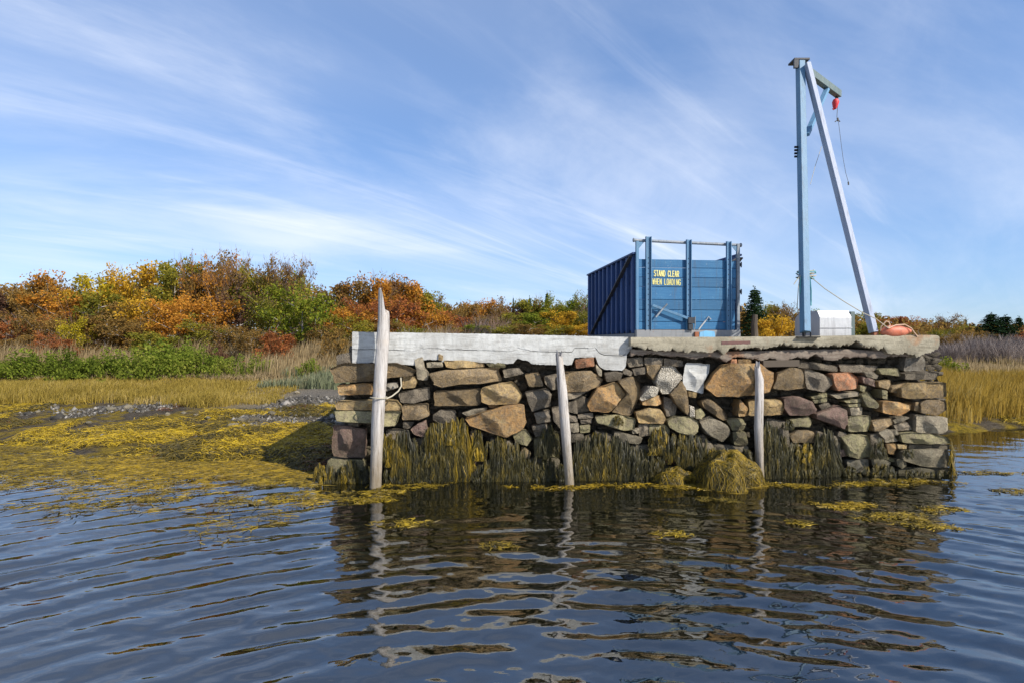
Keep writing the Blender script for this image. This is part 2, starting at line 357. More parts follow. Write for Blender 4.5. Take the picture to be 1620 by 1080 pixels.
def mat_ground():
    t = NT('shore_ground'); v = t.coords('World'); g = t.n('ShaderNodeNewGeometry'); sp = t.n('ShaderNodeSeparateXYZ'); t.l(g.outputs['Position'], sp.inputs[0])
    n1 = t.noise(v, .9, 5, .6, .4); n2 = t.noise(v, 9, 5, .7); n3 = t.noise(v, 45, 3)
    mud = t.ramp(n2, [(.3, (.03, .023, .015)), (.5, (.065, .052, .036)), (.7, (.12, .10, .075))])
    weed = t.ramp(n2, [(.3, (.05, .04, .008)), (.6, (.22, .15, .015))])
    mud = t.mix(t.ramp(n1, [(.46, 0.), (.56, 1.)]), mud, weed)
    grav = t.ramp(t.noise(v, 26, 4, .8), [(.3, (.07, .06, .047)), (.5, (.14, .123, .10)), (.7, (.23, .205, .17))])
    straw = t.ramp(n2, [(.3, (.13, .095, .045)), (.7, (.34, .26, .13))])
    zn = t.math('ADD', sp.outputs[2], t.math('MULTIPLY', n1, .1))
    f = t.n('ShaderNodeMapRange'); f.inputs['From Min'].default_value = .42; f.inputs['From Max'].default_value = .55; t.l(zn, f.inputs[0])
    col = t.mix(f.outputs[0], mud, straw)
    # gravel beach beside the pier
    gxr = t.n('ShaderNodeMapRange'); gxr.inputs['From Min'].default_value = -8.2; gxr.inputs['From Max'].default_value = -6.6
    t.l(t.math('ADD', sp.outputs[0], t.math('MULTIPLY', n1, 1.5)), gxr.inputs[0])
    gxl = t.n('ShaderNodeMapRange'); gxl.inputs['From Min'].default_value = 10.5; gxl.inputs['From Max'].default_value = 9; t.l(sp.outputs[0], gxl.inputs[0])
    gz = t.n('ShaderNodeMapRange'); gz.inputs['From Min'].default_value = .30; gz.inputs['From Max'].default_value = .45; t.l(zn, gz.inputs[0])
    col = t.mix(t.math('MULTIPLY', t.math('MULTIPLY', gxr.outputs[0], gxl.outputs[0]), gz.outputs[0]), col, grav)
    # olive-brown sea bed
    bed = t.n('ShaderNodeMapRange'); bed.inputs['From Min'].default_value = 0; bed.inputs['From Max'].default_value = -.5; t.l(sp.outputs[2], bed.inputs[0])
    col = t.mix(bed.outputs[0], col, t.ramp(n1, [(.3, (.06, .055, .02)), (.52, (.16, .13, .035)), (.7, (.28, .21, .05))]))
    return t.principled(col, .85, t.bump(t.math('ADD', n2, t.math('MULTIPLY', n3, .4)), .9, .09), spec=.08)
o = link('ground', grid_mesh('ground', gx, gy, ground_z, mat_ground())); tag(o, 'low tidal shore of mud, gravel and marsh rising to the trees', 'ground', kind='structure')

def wave(X, Y):
    X = np.asarray(X, float); Y = np.asarray(Y, float)
    sw = .026; near = 1 - sstep(5.6, 10.5, Y); q = np.random.default_rng(11); z = 0
    wr = .12 * vnoise(X, Y, .7)
    for i in range(16):          # rings spreading from the boat
        lam = q.uniform(.24, .62); r = np.hypot(X - q.normal(.2, 1.3), Y - q.normal(-.8, 1.0)) + wr * q.uniform(-1.5, 1.5)
        z = z + sw * lam / 16 ** .5 * np.sin(2 * math.pi * r / lam + q.uniform(0, 6.28)) * (.07 + .93 * near) * (.75 + .6 * vnoise(X * .7 + 9 * i, Y * .7, .7))
    for i in range(46):          # cross ripple
        lam = np.exp(q.uniform(np.log(.10), np.log(1.1))); a = q.normal(1.5, .55); k = 2 * math.pi / lam
        z = z + (.0019 if lam < .3 else .0014) * lam * np.sin(k * (math.cos(a) * X + math.sin(a) * Y) + q.uniform(0, 6.28)) * (.22 + .70 * near + .5 * sstep(3, 8, X))
    return z
M_WATER = None
def mat_water():
    t = NT('sea_water'); v = t.coords('World')
    n = t.math('ADD', t.noise(t.coords('World', (1, 2.2, 1)), 1.6, 3, .5), t.math('MULTIPLY', t.noise(t.coords('World', (1, 2, 1)), 7, 2), .12))
    nr = t.bump(n, .10, .06)
    fr = t.n('ShaderNodeFresnel'); fr.inputs['IOR'].default_value = 2.55; t.l(nr, fr.inputs['Normal'])
    gl = t.n('ShaderNodeBsdfGlossy'); gl.inputs['Roughness'].default_value = .015; gl.inputs['Color'].default_value = (1, 1, 1, 1); t.l(nr, gl.inputs['Normal'])
    df = t.n('ShaderNodeBsdfDiffuse'); df.inputs[0].default_value = (.017, .018, .008, 1)
    tp = t.n('ShaderNodeBsdfTransparent'); tp.inputs[0].default_value = (.66, .66, .40, 1)
    m1 = t.n('ShaderNodeMixShader'); m1.inputs[0].default_value = .78; t.l(df.outputs[0], m1.inputs[1]); t.l(tp.outputs[0], m1.inputs[2])
    m2 = t.n('ShaderNodeMixShader'); t.l(fr.outputs[0], m2.inputs[0]); t.l(m1.outputs[0], m2.inputs[1]); t.l(gl.outputs[0], m2.inputs[2])
    t.l(m2.outputs[0], t.out.inputs[0]); return t.m
wx = np.unique(np.concatenate([np.linspace(-700, -30, 30), np.linspace(-30, -12, 60), np.linspace(-12, 14, 800), np.linspace(14, 30, 60), np.linspace(30, 700, 30)]))
wy = np.unique(np.concatenate([np.linspace(-120, 0, 40), np.linspace(0, 3, 30), np.linspace(3, 12, 440), np.linspace(12, 24, 120), np.linspace(24, 60, 10)]))
def wz(X, Y):
    f = sstep(-16, -11, X) * (1 - sstep(13, 18, X)) * sstep(1, 3, Y) * (1 - sstep(18, 24, Y)); return wave(X, Y) * f
o = link('water', grid_mesh('water', wx, wy, wz, mat_water())); tag(o, 'rippled dark sea water in front of the stone pier', 'water', kind='structure')

# ---------------------------------------------------------------- pixels to wall points
W0, WS = 10.12, .05                         # wall plane y = W0 + WS * x
def on_wall(px, py, out=0.0):
    a = (px - 810) / F; D = (W0 - out) / (1 - WS * a); return np.array([a * D, D, CAMZ + (540 - py) / F * D])
def at(px, py, D): return Vector(((px - 810) / F * D, D, CAMZ + (540 - py) / F * D))
WN = np.array([WS, -1, 0]) / math.hypot(1, WS)        # out of the wall, towards the water
WU = np.array([1, WS, 0]) / math.hypot(1, WS)

# ---------------------------------------------------------------- the stone pier
pier = empty('stone_pier', (2.5, 10.3, 0), 0, 'dry-laid stone pier of tan and brown blocks topped with concrete', 'pier')
def inpier(o): o.parent = pier; o.matrix_parent_inverse = Matrix.Translation((-2.5, -10.3, 0)); return o
def chaikin(P, it=2, q=.16):
    for _ in range(it):
        Q = np.roll(P, -1, 0); P = np.stack([P * (1 - q) + Q * q, P * q + Q * (1 - q)], 1).reshape(-1, 2)
    return P
def resample(P, n):
    L = np.linalg.norm(np.roll(P, -1, 0) - P, axis=1); c = np.concatenate([[0], np.cumsum(L)]); Q = np.vstack([P, P[:1]])
    s = np.linspace(0, c[-1], n, endpoint=False); return np.stack([np.interp(s, c, Q[:, 0]), np.interp(s, c, Q[:, 1])], 1)
def snap_resample(P, n):
    L = np.linalg.norm(np.roll(P, -1, 0) - P, axis=1); k = len(P); add = np.floor(L / L.sum() * max(0, n - k)).astype(int)
    while add.sum() < n - k: add[np.argmax(L / (add + 1))] += 1
    out = []
    for i in range(k):
        a, b = P[i], P[(i + 1) % k]; out += [a + (b - a) * f for f in np.arange(add[i] + 1) / (add[i] + 1)]
    return np.array(out[:n])
def stone_mesh(P, depth, bulge, seed, n=32, rough=1.0, origin=None, U=WU, N=WN):
    """P: outline in (u, z) metres about its centroid; facetted, chipped block with rounded arrises"""
    q = np.random.default_rng(seed); P = snap_resample(chaikin(P * 1.03, 1, .075), n)
    if np.sum(P[:, 0] * np.roll(P[:, 1], -1) - np.roll(P[:, 0], -1) * P[:, 1]) < 0: P = P[::-1]
    size = math.sqrt(max(1e-4, np.ptp(P[:, 0]) * np.ptp(P[:, 1])))
    P = P * (1 + q.normal(0, .016, (n, 1)) * rough)
    P = P * (1 - .07 * rough * np.clip(np.sin(np.arange(n) * 6.283 / n * q.integers(2, 5) + q.uniform(0, 6.28)) - .55, 0, 1)[:, None])
    rings = [(-depth, .86), (-depth * .5, .98), (-.02 * size - .008, 1.0), (.045 * bulge * size, .975)] + [((.045 + .065 * (1 - (f / .94) ** 6)) * bulge * size + .008, f) for f in (.94, .85, .73, .62, .50, .38, .26, .13)]
    planes = [(q.normal(0, .34), q.normal(0, .34) + (.16 if i == 0 else 0), q.uniform(.0, .06)) for i in range(6)]
    fq = q.normal(0, 1, (9, 2)) * np.array([3.2, 3.2, 3.2, 7, 7, 7, 14, 14, 14])[:, None] / max(size, .12) ** .6; fp = q.uniform(0, 6.28, 9); fa = np.array([.022] * 3 + [.014] * 3 + [.009] * 3) * size ** .7
    V = []
    for w, s in rings:
        p = P * s; ww = np.full(n, w)
        if w > 0:
            rel = sum(fa[k] * np.sin(p @ fq[k] + fp[k]) for k in range(9)) * rough
            ww = ww + rel * min(1, (1 - s) * 8 + .2)
            for (a, b, c) in planes: ww = np.minimum(ww, (.10 * bulge + c) * size + a * p[:, 0] + b * p[:, 1] + rel * .35)
            ww = np.maximum(ww, -.10 * size)
        V.append(np.column_stack([p, ww]))
    V = np.vstack(V + [np.array([[0, 0, V[-1][:, 2].mean()]])])
    k = len(rings); T = []
    i = np.arange(n); j = (i + 1) % n
    for r in range(k - 1): T += [np.column_stack([r * n + i, r * n + j, (r + 1) * n + j]), np.column_stack([r * n + i, (r + 1) * n + j, (r + 1) * n + i])]
    T += [np.column_stack([(k - 1) * n + i, (k - 1) * n + j, np.full(n, k * n)])]; T += [np.column_stack([j[1:-1] * 0, j[1:-1], i[1:-1]])]
    W = V[:, :1] * U + V[:, 1:2] * np.array([0, 0, 1.0]) + V[:, 2:3] * N
    m = np_mesh('stone', W, np.vstack(T), True); m.set_sharp_from_angle(angle=R(24)); return m
nstone = 0
def stone(pxpoly, mat, out=0.0, bulge=1.0, depth=.38, name='stone', m=None):
    global nstone; nstone += 1
    W = np.array([on_wall(x, y, out) for x, y in pxpoly]); c = W.mean(0)
    P = np.column_stack([(W - c) @ WU, W[:, 2] - c[2]])
    me = stone_mesh(P, depth, bulge, 100 + nstone, max(32, 2 * len(P) + 6))
    o = link(name, me, None, m or STONE[mat]); o.location = c; return inpier(o)
SA, SB, SC = (500, 500), (820, 500), (1160, 500)
K = 360 / 1389
def crop(off, pts): return [(off[0] + x * K, off[1] + y * K) for x, y in pts]
ST_A = [
('b', .06, [(82,320),(130,300),(190,285),(330,290),(480,285),(560,310),(605,335),(600,360),(440,375),(330,395),(210,400),(120,405)]),
('d', -.1, [(125,235),(215,220),(240,295),(125,298)]),
('o', .0, [(130,420),(330,405),(345,475),(140,480)]), ('w', -.04, [(400,412),(490,400),(497,435),(400,465)]),
('t', .05, [(140,515),(300,515),(420,510),(500,512),(518,545),(512,573),(130,570),(125,540)]),
('v', .06, [(120,578),(512,580),(500,630),(478,668),(410,670),(310,648),(125,640)]),
('p', .02, [(105,665),(200,672),(300,690),(295,865),(110,855),(95,800)]), ('d', -.05, [(195,648),(260,650),(258,672),(200,668)]),
('v', .0, [(75,870),(290,878),(295,1075),(50,1075)]),
('g', -.02, [(600,260),(650,250),(660,310),(685,345),(680,390),(620,385)]), ('t', -.03, [(525,370),(600,365),(615,400),(600,435),(530,440)]),
('d', -.02, [(505,465),(640,440),(690,430),(692,505),(590,530),(515,525)]), ('b', .02, [(525,540),(680,533),(687,610),(625,632),(530,630)]),
('g', -.04, [(675,280),(770,278),(775,310),(680,312)]), ('t', .0, [(747,228),(775,240),(772,270),(748,268)]),
('t', .0, [(780,270),(900,268),(1020,285),(1025,308),(850,318),(800,310)]),
('b', .06, [(692,350),(780,330),(1000,318),(1120,318),(1132,390),(1000,410),(870,415),(770,432),(720,410)]),
('b', .0, [(722,455),(860,448),(1003,438),(1003,540),(725,548)]), ('t', .05, [(1010,440),(1060,420),(1200,398),(1262,475),(1235,530),(1060,540),(1012,520)]),
('v', -.05, [(1030,278),(1150,275),(1155,312),(1060,312)]), ('d', -.04, [(1140,325),(1240,315),(1268,350),(1150,375)]),
('d', -.05, [(712,600),(760,570),(850,572),(852,640),(760,655),(715,630)]),
('o', .08, [(910,625),(1010,590),(1140,550),(1265,535),(1280,655),(1260,690),(1160,738),(1040,700),(950,670)]),
('g', -.06, [(890,590),(960,565),(1045,555),(1040,575),(920,610)]), ('p', .03, [(575,690),(620,655),(665,640),(680,700),(650,738),(600,720)]),
('v', .0, [(1200,715),(1280,690),(1322,745),(1290,790),(1220,770)]), ('b', -.03, [(1255,795),(1312,825),(1300,870),(1255,860)]),
('d', -.06, [(430,690),(560,690),(570,870),(420,870)]), ('d', -.06, [(575,745),(740,740),(740,895),(580,895)]), ('d', -.04, [(750,660),(900,680),(935,850),(760,870)]),
('d', -.04, [(420,880),(620,900),(620,1075),(420,1075)]), ('d', -.04, [(632,905),(880,885),(880,1075),(632,1075)]), ('p', -.04, [(895,870),(1060,885),(1060,1075),(895,1075)]),
('d', -.05, [(1065,740),(1190,760),(1245,880),(1060,875)]), ('d', -.03, [(1075,890),(1290,890),(1290,1075),(1075,1075)]),
('o', -.06, [(1050,538),(1120,540),(1110,560),(1060,558)]), ('d', -.06, [(530,640),(600,645),(570,685),(530,680)]),
('b', -.03, [(945,690),(1000,735),(1015,820),(990,850),(940,840)]),
]
ST_B = [
('b', .0, [(40,355),(130,343),(153,425),(65,430)]), ('d', -.04, [(160,370),(240,350),(250,440),(205,450),(165,410)]),
('b', .05, [(255,345),(440,330),(515,385),(500,420),(420,455),(255,465)]), ('d', .0, [(255,470),(420,460),(345,500),(300,508),(255,505)]),
('r', .0, [(350,262),(460,250),(465,305),(355,318)]), ('d', .02, [(42,460),(180,440),(203,480),(195,545),(85,580),(60,520)]),
('d', .0, [(95,590),(190,572),(200,640),(115,655)]), ('d', .0, [(80,668),(180,655),(175,715),(105,738)]), ('d', -.05, [(205,560),(258,545),(262,690),(215,640)]),
('d', -.04, [(300,525),(355,515),(365,595),(300,580)]), ('o', .08, [(425,540),(480,440),(600,402),(655,470),(560,585),(440,575)]),
('b', .06, [(612,400),(705,365),(745,430),(740,490),(690,602),(572,588),(662,470)]),
('v', .03, [(470,610),(600,598),(715,625),(710,690),(640,695),(480,650)]), ('d', -.02, [(365,598),(455,588),(458,620),(370,626)]), ('d', -.04, [(380,632),(450,626),(448,650),(385,655)]), ('v', -.03, [(375,668),(440,658),(440,705),(380,712)]),
('d', -.05, [(300,595),(362,612),(362,645),(300,640)]), ('g', -.03, [(300,655),(370,648),(370,705),(300,708)]), ('d', -.03, [(300,715),(400,715),(400,770),(300,765)]),
('g', .03, [(595,700),(760,740),(740,780),(610,770),(585,730)]), ('t', .03, [(720,590),(800,560),(870,570),(900,620),(890,655),(740,650)]),
('d', -.05, [(640,310),(700,340),(690,365),(640,350)]), ('d', -.05, [(700,320),(780,310),(780,350),(710,360)]), ('b', -.02, [(785,300),(865,293),(868,340),(830,392),(790,345)]),
('o', .0, [(760,515),(860,480),(878,530),(850,545),(765,540)]), ('b', .06, [(930,470),(1000,395),(1020,430),(1045,570),(1035,602),(970,540)]),
('t', .0, [(1040,458),(1090,465),(1085,497),(1040,490)]), ('b', .04, [(1120,520),(1170,500),(1260,580),(1280,625),(1250,635),(1140,560)]),
('v', .0, [(1085,575),(1120,560),(1145,600),(1120,625),(1085,625)]), ('v', .05, [(915,640),(960,610),(1060,615),(1100,640),(1100,700),(1070,725),(1000,720),(930,680)]),
('g', .06, [(1110,640),(1180,612),(1270,660),(1300,710),(1250,765),(1150,720)]), ('v', .03, [(1275,630),(1370,622),(1388,655),(1380,692),(1310,697)]),
('v', .0, [(1310,705),(1385,700),(1405,785),(1320,785)]), ('o', .0, [(1345,580),(1355,505),(1402,560),(1402,605),(1348,612)]),
('r', .04, [(870,850),(960,790),(1030,780),(1020,880),(960,905),(900,890)]), ('d', -.03, [(735,660),(800,655),(800,725),(740,735)]), ('g', .0, [(695,690),(735,680),(735,712),(700,716)]),
('d', -.03, [(525,345),(600,335),(640,345),(630,385),(540,400)]), ('d', -.08, [(660,255),(760,250),(765,300),(680,310)]), ('d', -.08, [(770,250),(880,255),(880,300),(775,298)]), ('d', -.1, [(890,255),(1005,270),(1010,305),(890,300)]),
('v', -.03, [(95,745),(240,700),(240,855),(100,860)]), ('d', -.04, [(40,870),(250,865),(255,1075),(30,1075)]), ('d', -.05, [(345,775),(450,720),(460,900),(345,900)]), ('d', -.05, [(465,700),(580,720),(640,790),(640,870),(465,870)]),
('d', -.04, [(345,910),(600,880),(600,1075),(345,1075)]), ('d', -.04, [(610,880),(860,850),(870,1075),(610,1075)]), ('g', -.04, [(650,790),(790,785),(860,800),(860,845),(650,870)]),
('d', -.03, [(1040,735),(1140,725),(1190,790),(1190,900),(1040,900)]), ('d', -.03, [(880,912),(1050,912),(1050,1075),(880,1075)]), ('d', -.03, [(1195,775),(1310,790),(1400,800),(1400,900),(1195,900)]), ('d', -.03, [(1060,910),(1400,910),(1400,1075),(1060,1075)]),
('v', -.02, [(800,660),(900,660),(925,690),(920,760),(860,780),(805,740)]), ('d', -.08, [(890,490),(935,500),(970,550),(960,600),(905,610),(890,560)]), ('d', -.08, [(480,520),(380,480),(330,505),(370,590),(430,580)]), ('g', -.03, [(475,290),(510,330),(508,368),(490,360),(475,320)]),
]
ST_C = [
('t', .04, [(100,510),(290,508),(313,550),(300,600),(100,606)]), ('b', .06, [(250,440),(280,350),(350,312),(430,322),(440,435),(330,450)]), ('d', .06, [(440,322),(480,325),(600,375),(610,410),(560,460),(450,440)]), ('r', .05, [(610,350),(720,342),(765,380),(755,440),(640,455),(615,400)]),
('p', .06, [(315,500),(400,487),(480,520),(512,570),(470,600),(350,605),(318,560)]), ('v', -.01, [(480,490),(575,465),(580,490),(490,505)]), ('v', -.01, [(490,510),(578,494),(570,520),(500,530)]), ('g', .0, [(595,475),(770,458),(770,485),(640,502)]),
('p', .05, [(515,595),(650,543),(690,570),(695,640),(685,690),(620,660),(520,625)]), ('d', -.02, [(525,540),(580,525),(610,545),(545,570)]), ('v', -.03, [(680,515),(790,500),(795,522),(700,528)]), ('v', .03, [(785,480),(830,460),(890,540),(880,562),(810,550)]),
('v', -.02, [(705,538),(780,530),(780,550),(710,552)]), ('g', -.01, [(715,558),(790,555),(790,600),(725,605)]), ('v', .04, [(700,640),(720,612),(840,608),(842,650),(820,700),(710,705)]), ('p', .0, [(790,365),(860,385),(872,430),(800,405)]), ('g', .0, [(800,342),(850,335),(890,360),(880,382),(820,370)]),
('b', -.02, [(890,395),(965,388),(965,420),(950,445),(895,430)]), ('b', -.03, [(965,430),(1080,395),(1060,420),(1010,470),(965,460)]), ('v', -.04, [(910,445),(945,455),(945,505),(915,500)]), ('v', -.04, [(775,420),(820,425),(800,465),(775,450)]),
('o', .04, [(920,520),(960,515),(1085,535),(1085,570),(1030,605),(920,590)]), ('t', .06, [(1025,440),(1080,408),(1300,402),(1305,495),(1070,503),(1030,490)]), ('b', .04, [(1150,530),(1190,508),(1305,510),(1305,570),(1250,605),(1150,590)]), ('b', -.02, [(1108,525),(1145,515),(1145,580),(1110,575)]),
('g', .04, [(1125,600),(1300,615),(1303,690),(1270,715),(1125,710)]), ('v', .06, [(1025,715),(1120,707),(1310,735),(1328,775),(1200,780),(1040,770)]), ('g', .05, [(1045,825),(1200,810),(1310,812),(1325,870),(1320,920),(1180,920),(1045,880)]), ('d', .0, [(1020,925),(1340,925),(1345,1060),(1010,1060)]),
('b', .0, [(855,640),(970,618),(980,655),(900,700),(860,700)]), ('g', -.02, [(980,632),(1060,610),(1080,620),(990,655)]), ('d', -.03, [(985,664),(1070,642),(1095,690),(1000,700)]), ('v', .0, [(350,625),(470,612),(483,645),(470,675),(355,670)]), ('b', .0, [(350,730),(400,695),(490,700),(495,770),(370,770)]),
('v', .05, [(665,740),(730,722),(825,730),(848,800),(845,855),(760,868),(700,850),(690,790)]), ('p', -.02, [(640,820),(690,808),(702,850),(650,860)]), ('w', .02, [(700,880),(830,868),(830,950),(710,955)]), ('g', .01, [(845,872),(900,862),(965,890),(950,925),(860,920)]), ('g', .0, [(1000,870),(1050,870),(1065,910),(1030,930),(1005,910)]),
('g', .0, [(890,710),(950,685),(1010,760),(930,770)]), ('o', .0, [(940,780),(998,775),(996,800),(985,840),(945,838)]), ('t', .0, [(1003,780),(1065,782),(1060,808),(1005,808)]), ('d', -.04, [(840,720),(885,715),(920,780),(930,850),(852,855)]),
('w', -.1, [(1045,335),(1060,245),(1160,240),(1180,330)]), ('d', .02, [(1050,345),(1190,335),(1260,345),(1240,385),(1060,385)]), ('v', -.04, [(885,320),(1010,315),(1025,365),(900,352)]),
('r', .0, [(-12,262),(22,260),(25,290),(-12,290)]), ('o', .0, [(30,262),(110,262),(112,285),(35,288)]), ('g', .0, [(965,695),(1000,690),(1010,720),(980,725)]),
('d', -.05, [(205,620),(330,640),(345,790),(200,790)]), ('d', -.05, [(200,800),(320,800),(320,1040),(200,1040)]), ('d', -.03, [(330,780),(515,780),(520,1040),(330,1040)]), ('d', -.03, [(505,700),(635,730),(640,960),(530,960)]), ('d', -.04, [(530,965),(700,965),(700,1050),(530,1050)]),
('d', -.03, [(710,962),(1000,935),(1000,1060),(710,1060)]), ('d', -.04, [(0,800),(90,790),(110,900),(0,900)]), ('d', -.03, [(10,905),(190,905),(190,1050),(10,1050)]), ('d', -.05, [(1070,780),(1120,785),(1110,810),(1070,808)]), ('d', -.08, [(400,270),(640,300),(640,340),(480,320),(400,312)]), ('d', -.08, [(650,290),(880,300),(880,330),(760,345),(660,335)]),
('d', -.06, [(1040,778),(1200,784),(1318,782),(1318,815),(1045,825)]), ('d', -.05, [(1105,500),(1300,500),(1300,512),(1105,514)]), ('d', -.06, [(640,700),(690,710),(680,735),(645,800),(620,780)]), ('v', -.04, [(860,860),(930,855),(990,870),(990,890),(965,885),(900,860)]),
]
for off, lst in ((SA, ST_A), (SB, ST_B), (SC, ST_C)):
    for mt, out, pts in lst: stone(crop(off, pts), mt, out, 1.0 if mt != 'w' else .7)
stone([(1120,612),(1131,590),(1148,577),(1163,575),(1206,576),(1222,590),(1223,604),(1217,619),(1200,624),(1165,627),(1135,626)], 'o', .12, 1.7)
for pts in ([(840,400),(880,305),(960,310),(1005,370),(960,430),(920,470),(880,470)], [(740,505),(800,425),(860,430),(850,480),(760,515)], [(1045,545),(1075,550),(1080,615),(1050,610)]):
    stone(crop(SB, pts), 'w', .04, 1.0, name='barnacle_rubble', m=M_BARN)
o = stone(crop(SB, [(1025,285),(1170,290),(1165,340),(1135,400),(1130,470),(1010,440),(1010,370)]), 'w', .0, .15, .1, 'white_concrete_remnant', M_WHITE)
o['label'] = 'broken white flake of old concrete left between the stones'
# wooden beam tucked under the slab
mb = MB(); p = on_wall(1205, 575, -.02); q = on_wall(1262, 574, -.02); mb.beam(p, q, .12, .12); inpier(mb.build('timber', M_BARKD))
# rubble behind the face stones
fill = []; nf = 0
for r in range(22):
    for c in range(86):
        px = 524 + c * 11.5 + rng.uniform(-4, 4) + (r % 2) * 5; py = 562 + r * 10.2 + rng.uniform(-3, 3)
        if px > 1482 or px < 540 or py > 780: continue
        w, h = rng.uniform(7, 13), rng.uniform(5, 8); k = 7; an = np.sort(rng.uniform(0, 6.28, k))
        fill.append([(px + w * math.cos(a), py + h * math.sin(a)) for a in an])
bmv, bmf, base = [], [], 0
for pts in fill:
    W = np.array([on_wall(x, y, -.34 + rng.uniform(-.05, .05)) for x, y in pts]); c = W.mean(0); k = len(W)
    Wi = c + (W - c) * .7 + WN * rng.uniform(.02, .06); bmv += [W, Wi, (c + WN * .06)[None]]
    i = np.arange(k); j = (i + 1) % k
    bmf += [np.column_stack([base + i, base + j, base + k + j]), np.column_stack([base + i, base + k + j, base + k + i]), np.column_stack([base + k + i, base + k + j, np.full(k, base + 2 * k)])]
    base += 2 * k + 1
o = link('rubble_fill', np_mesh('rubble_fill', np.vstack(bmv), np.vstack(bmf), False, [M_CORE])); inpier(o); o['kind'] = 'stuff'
# core
def wallframe(u0, u1, v0, v1, d0, d1, bev=0):  # u along the wall from x=0, d into the land
    mb = MB(); M = Matrix(((WU[0], -WN[0], 0, 0), (WU[1], -WN[1], 0, W0), (0, 0, 1, 0), (0, 0, 0, 1)))
    mb.box(u0, u1, d0, d1, v0, v1, bev, M); return mb
uL, uR = -2.95, 7.86
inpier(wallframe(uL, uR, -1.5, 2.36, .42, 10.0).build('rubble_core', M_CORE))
# return walls at both ends, coursed blocks
def side_wall(u, sgn, d0, d1):
    z = -.35
    N = WU * sgn
    while z < 2.25:
        h = rng.uniform(.28, .5); d = d0 + rng.uniform(-.1, .1)
        while d < d1:
            w = rng.uniform(.45, 1.1); zt = min(h, 2.36 - z)
            P = np.array([(-w / 2, -zt / 2 + .02), (0, -zt / 2), (w / 2, -zt / 2 + .02), (w / 2, zt / 2 - .02), (0, zt / 2 - .01), (-w / 2, zt / 2 - .03)]) * .95
            global nstone; nstone += 1
            me = stone_mesh(P, .2, .5, 900 + nstone, 16, U=-WN * sgn, N=N)
            c = np.array([0, W0, 0]) + WU * (u - sgn * .02) - WN * (d + w / 2) + np.array([0, 0, z + zt / 2])
            o = link('stone', me, None, STONE[random.choice('tbdgvb')]); o.location = c; inpier(o); d += w
        z += h
side_wall(uL - .02, -1, .38, 8.5); side_wall(uR + .02, 1, .38, 8.5)

# concrete cap: ragged-bottomed slabs extruded from their front outline
def slab(name, top, bottom, d_front, d_back, mat, seed, jag=.012, sub=3, label=None, groove=False):
    q = np.random.default_rng(seed)
    x = np.array([p[0] for p in top]); xs = np.arange(x[0], x[-1] + .1, 2.2)
    yt = np.interp(xs, x, [p[1] for p in top]) + q.normal(0, .18, len(xs)); yb = np.interp(xs, [p[0] for p in bottom], [p[1] for p in bottom]) + np.convolve(q.normal(0, jag * 160, len(xs) + 4), np.ones(5) / 3, 'valid') + q.normal(0, jag * 60, len(xs))
    fr_ = [0, .2, .4, .545, .56, .575, .6, .8, 1] if groove else list(np.linspace(0, 1, 7)); rows = len(fr_); V = []; nx = len(xs); gq = (np.sin(xs * .045) + np.sin(xs * .013 + 1) > -.35)
    for r in range(rows):
        f = fr_[r]
        for k in range(nx):
            w = on_wall(xs[k], yt[k] * (1 - f) + yb[k] * f, d_front)
            e = .0 if 0 < r < rows - 1 else -.012
            if groove and r == 4 and gq[k]: e = -.03
            if groove and 5 <= r < rows - 1: e = -.006
            V.append(w + WN * (e + q.normal(0, .0025)))
    V = np.array(V); Vb = V.copy(); Vb[:] = V - WN * (d_back)
    zt = V[:nx, 2]; Vb = Vb.reshape(rows, nx, 3); 
    n = rows * nx; i = np.arange(n).reshape(rows, nx); Fq = []
    Fq.append(np.stack([i[:-1, :-1], i[1:, :-1], i[1:, 1:], i[:-1, 1:]], -1).reshape(-1, 4)); b = i + n
    Fq.append(np.stack([b[:-1, :-1], b[:-1, 1:], b[1:, 1:], b[1:, :-1]], -1).reshape(-1, 4))
    Fq.append(np.stack([i[0, :-1], i[0, 1:], b[0, 1:], b[0, :-1]], -1)); Fq.append(np.stack([i[-1, :-1], b[-1, :-1], b[-1, 1:], i[-1, 1:]], -1))
    Fq.append(np.stack([i[:-1, 0], b[:-1, 0], b[1:, 0], i[1:, 0]], -1)); Fq.append(np.stack([i[:-1, -1], i[1:, -1], b[1:, -1], b[:-1, -1]], -1))
    m = np_mesh(name, np.vstack([V, Vb.reshape(-1, 3)]), np.vstack(Fq), True, [mat]); m.set_sharp_from_angle(angle=R(35))
    o = inpier(link(name, m)); 
    if label: o['label'] = label
    return o
CAPB = [(557, 574), (590, 574), (655, 577), (665, 569), (695, 568), (700, 572), (770, 574), (812, 575), (818, 568), (835, 569), (842, 576), (905, 577), (909, 566), (942, 564), (948, 578), (958, 584), (985, 586), (991, 578), (992, 560), (995, 556.5)]
slab('concrete_cap', [(557, 525), (760, 528), (990, 533.2), (1003, 533.4)], CAPB + [(1003, 545)], -.03, .55, M_WHITE, 3, .004, groove=True, label='weathered whitish concrete kerb with ragged lower edge')
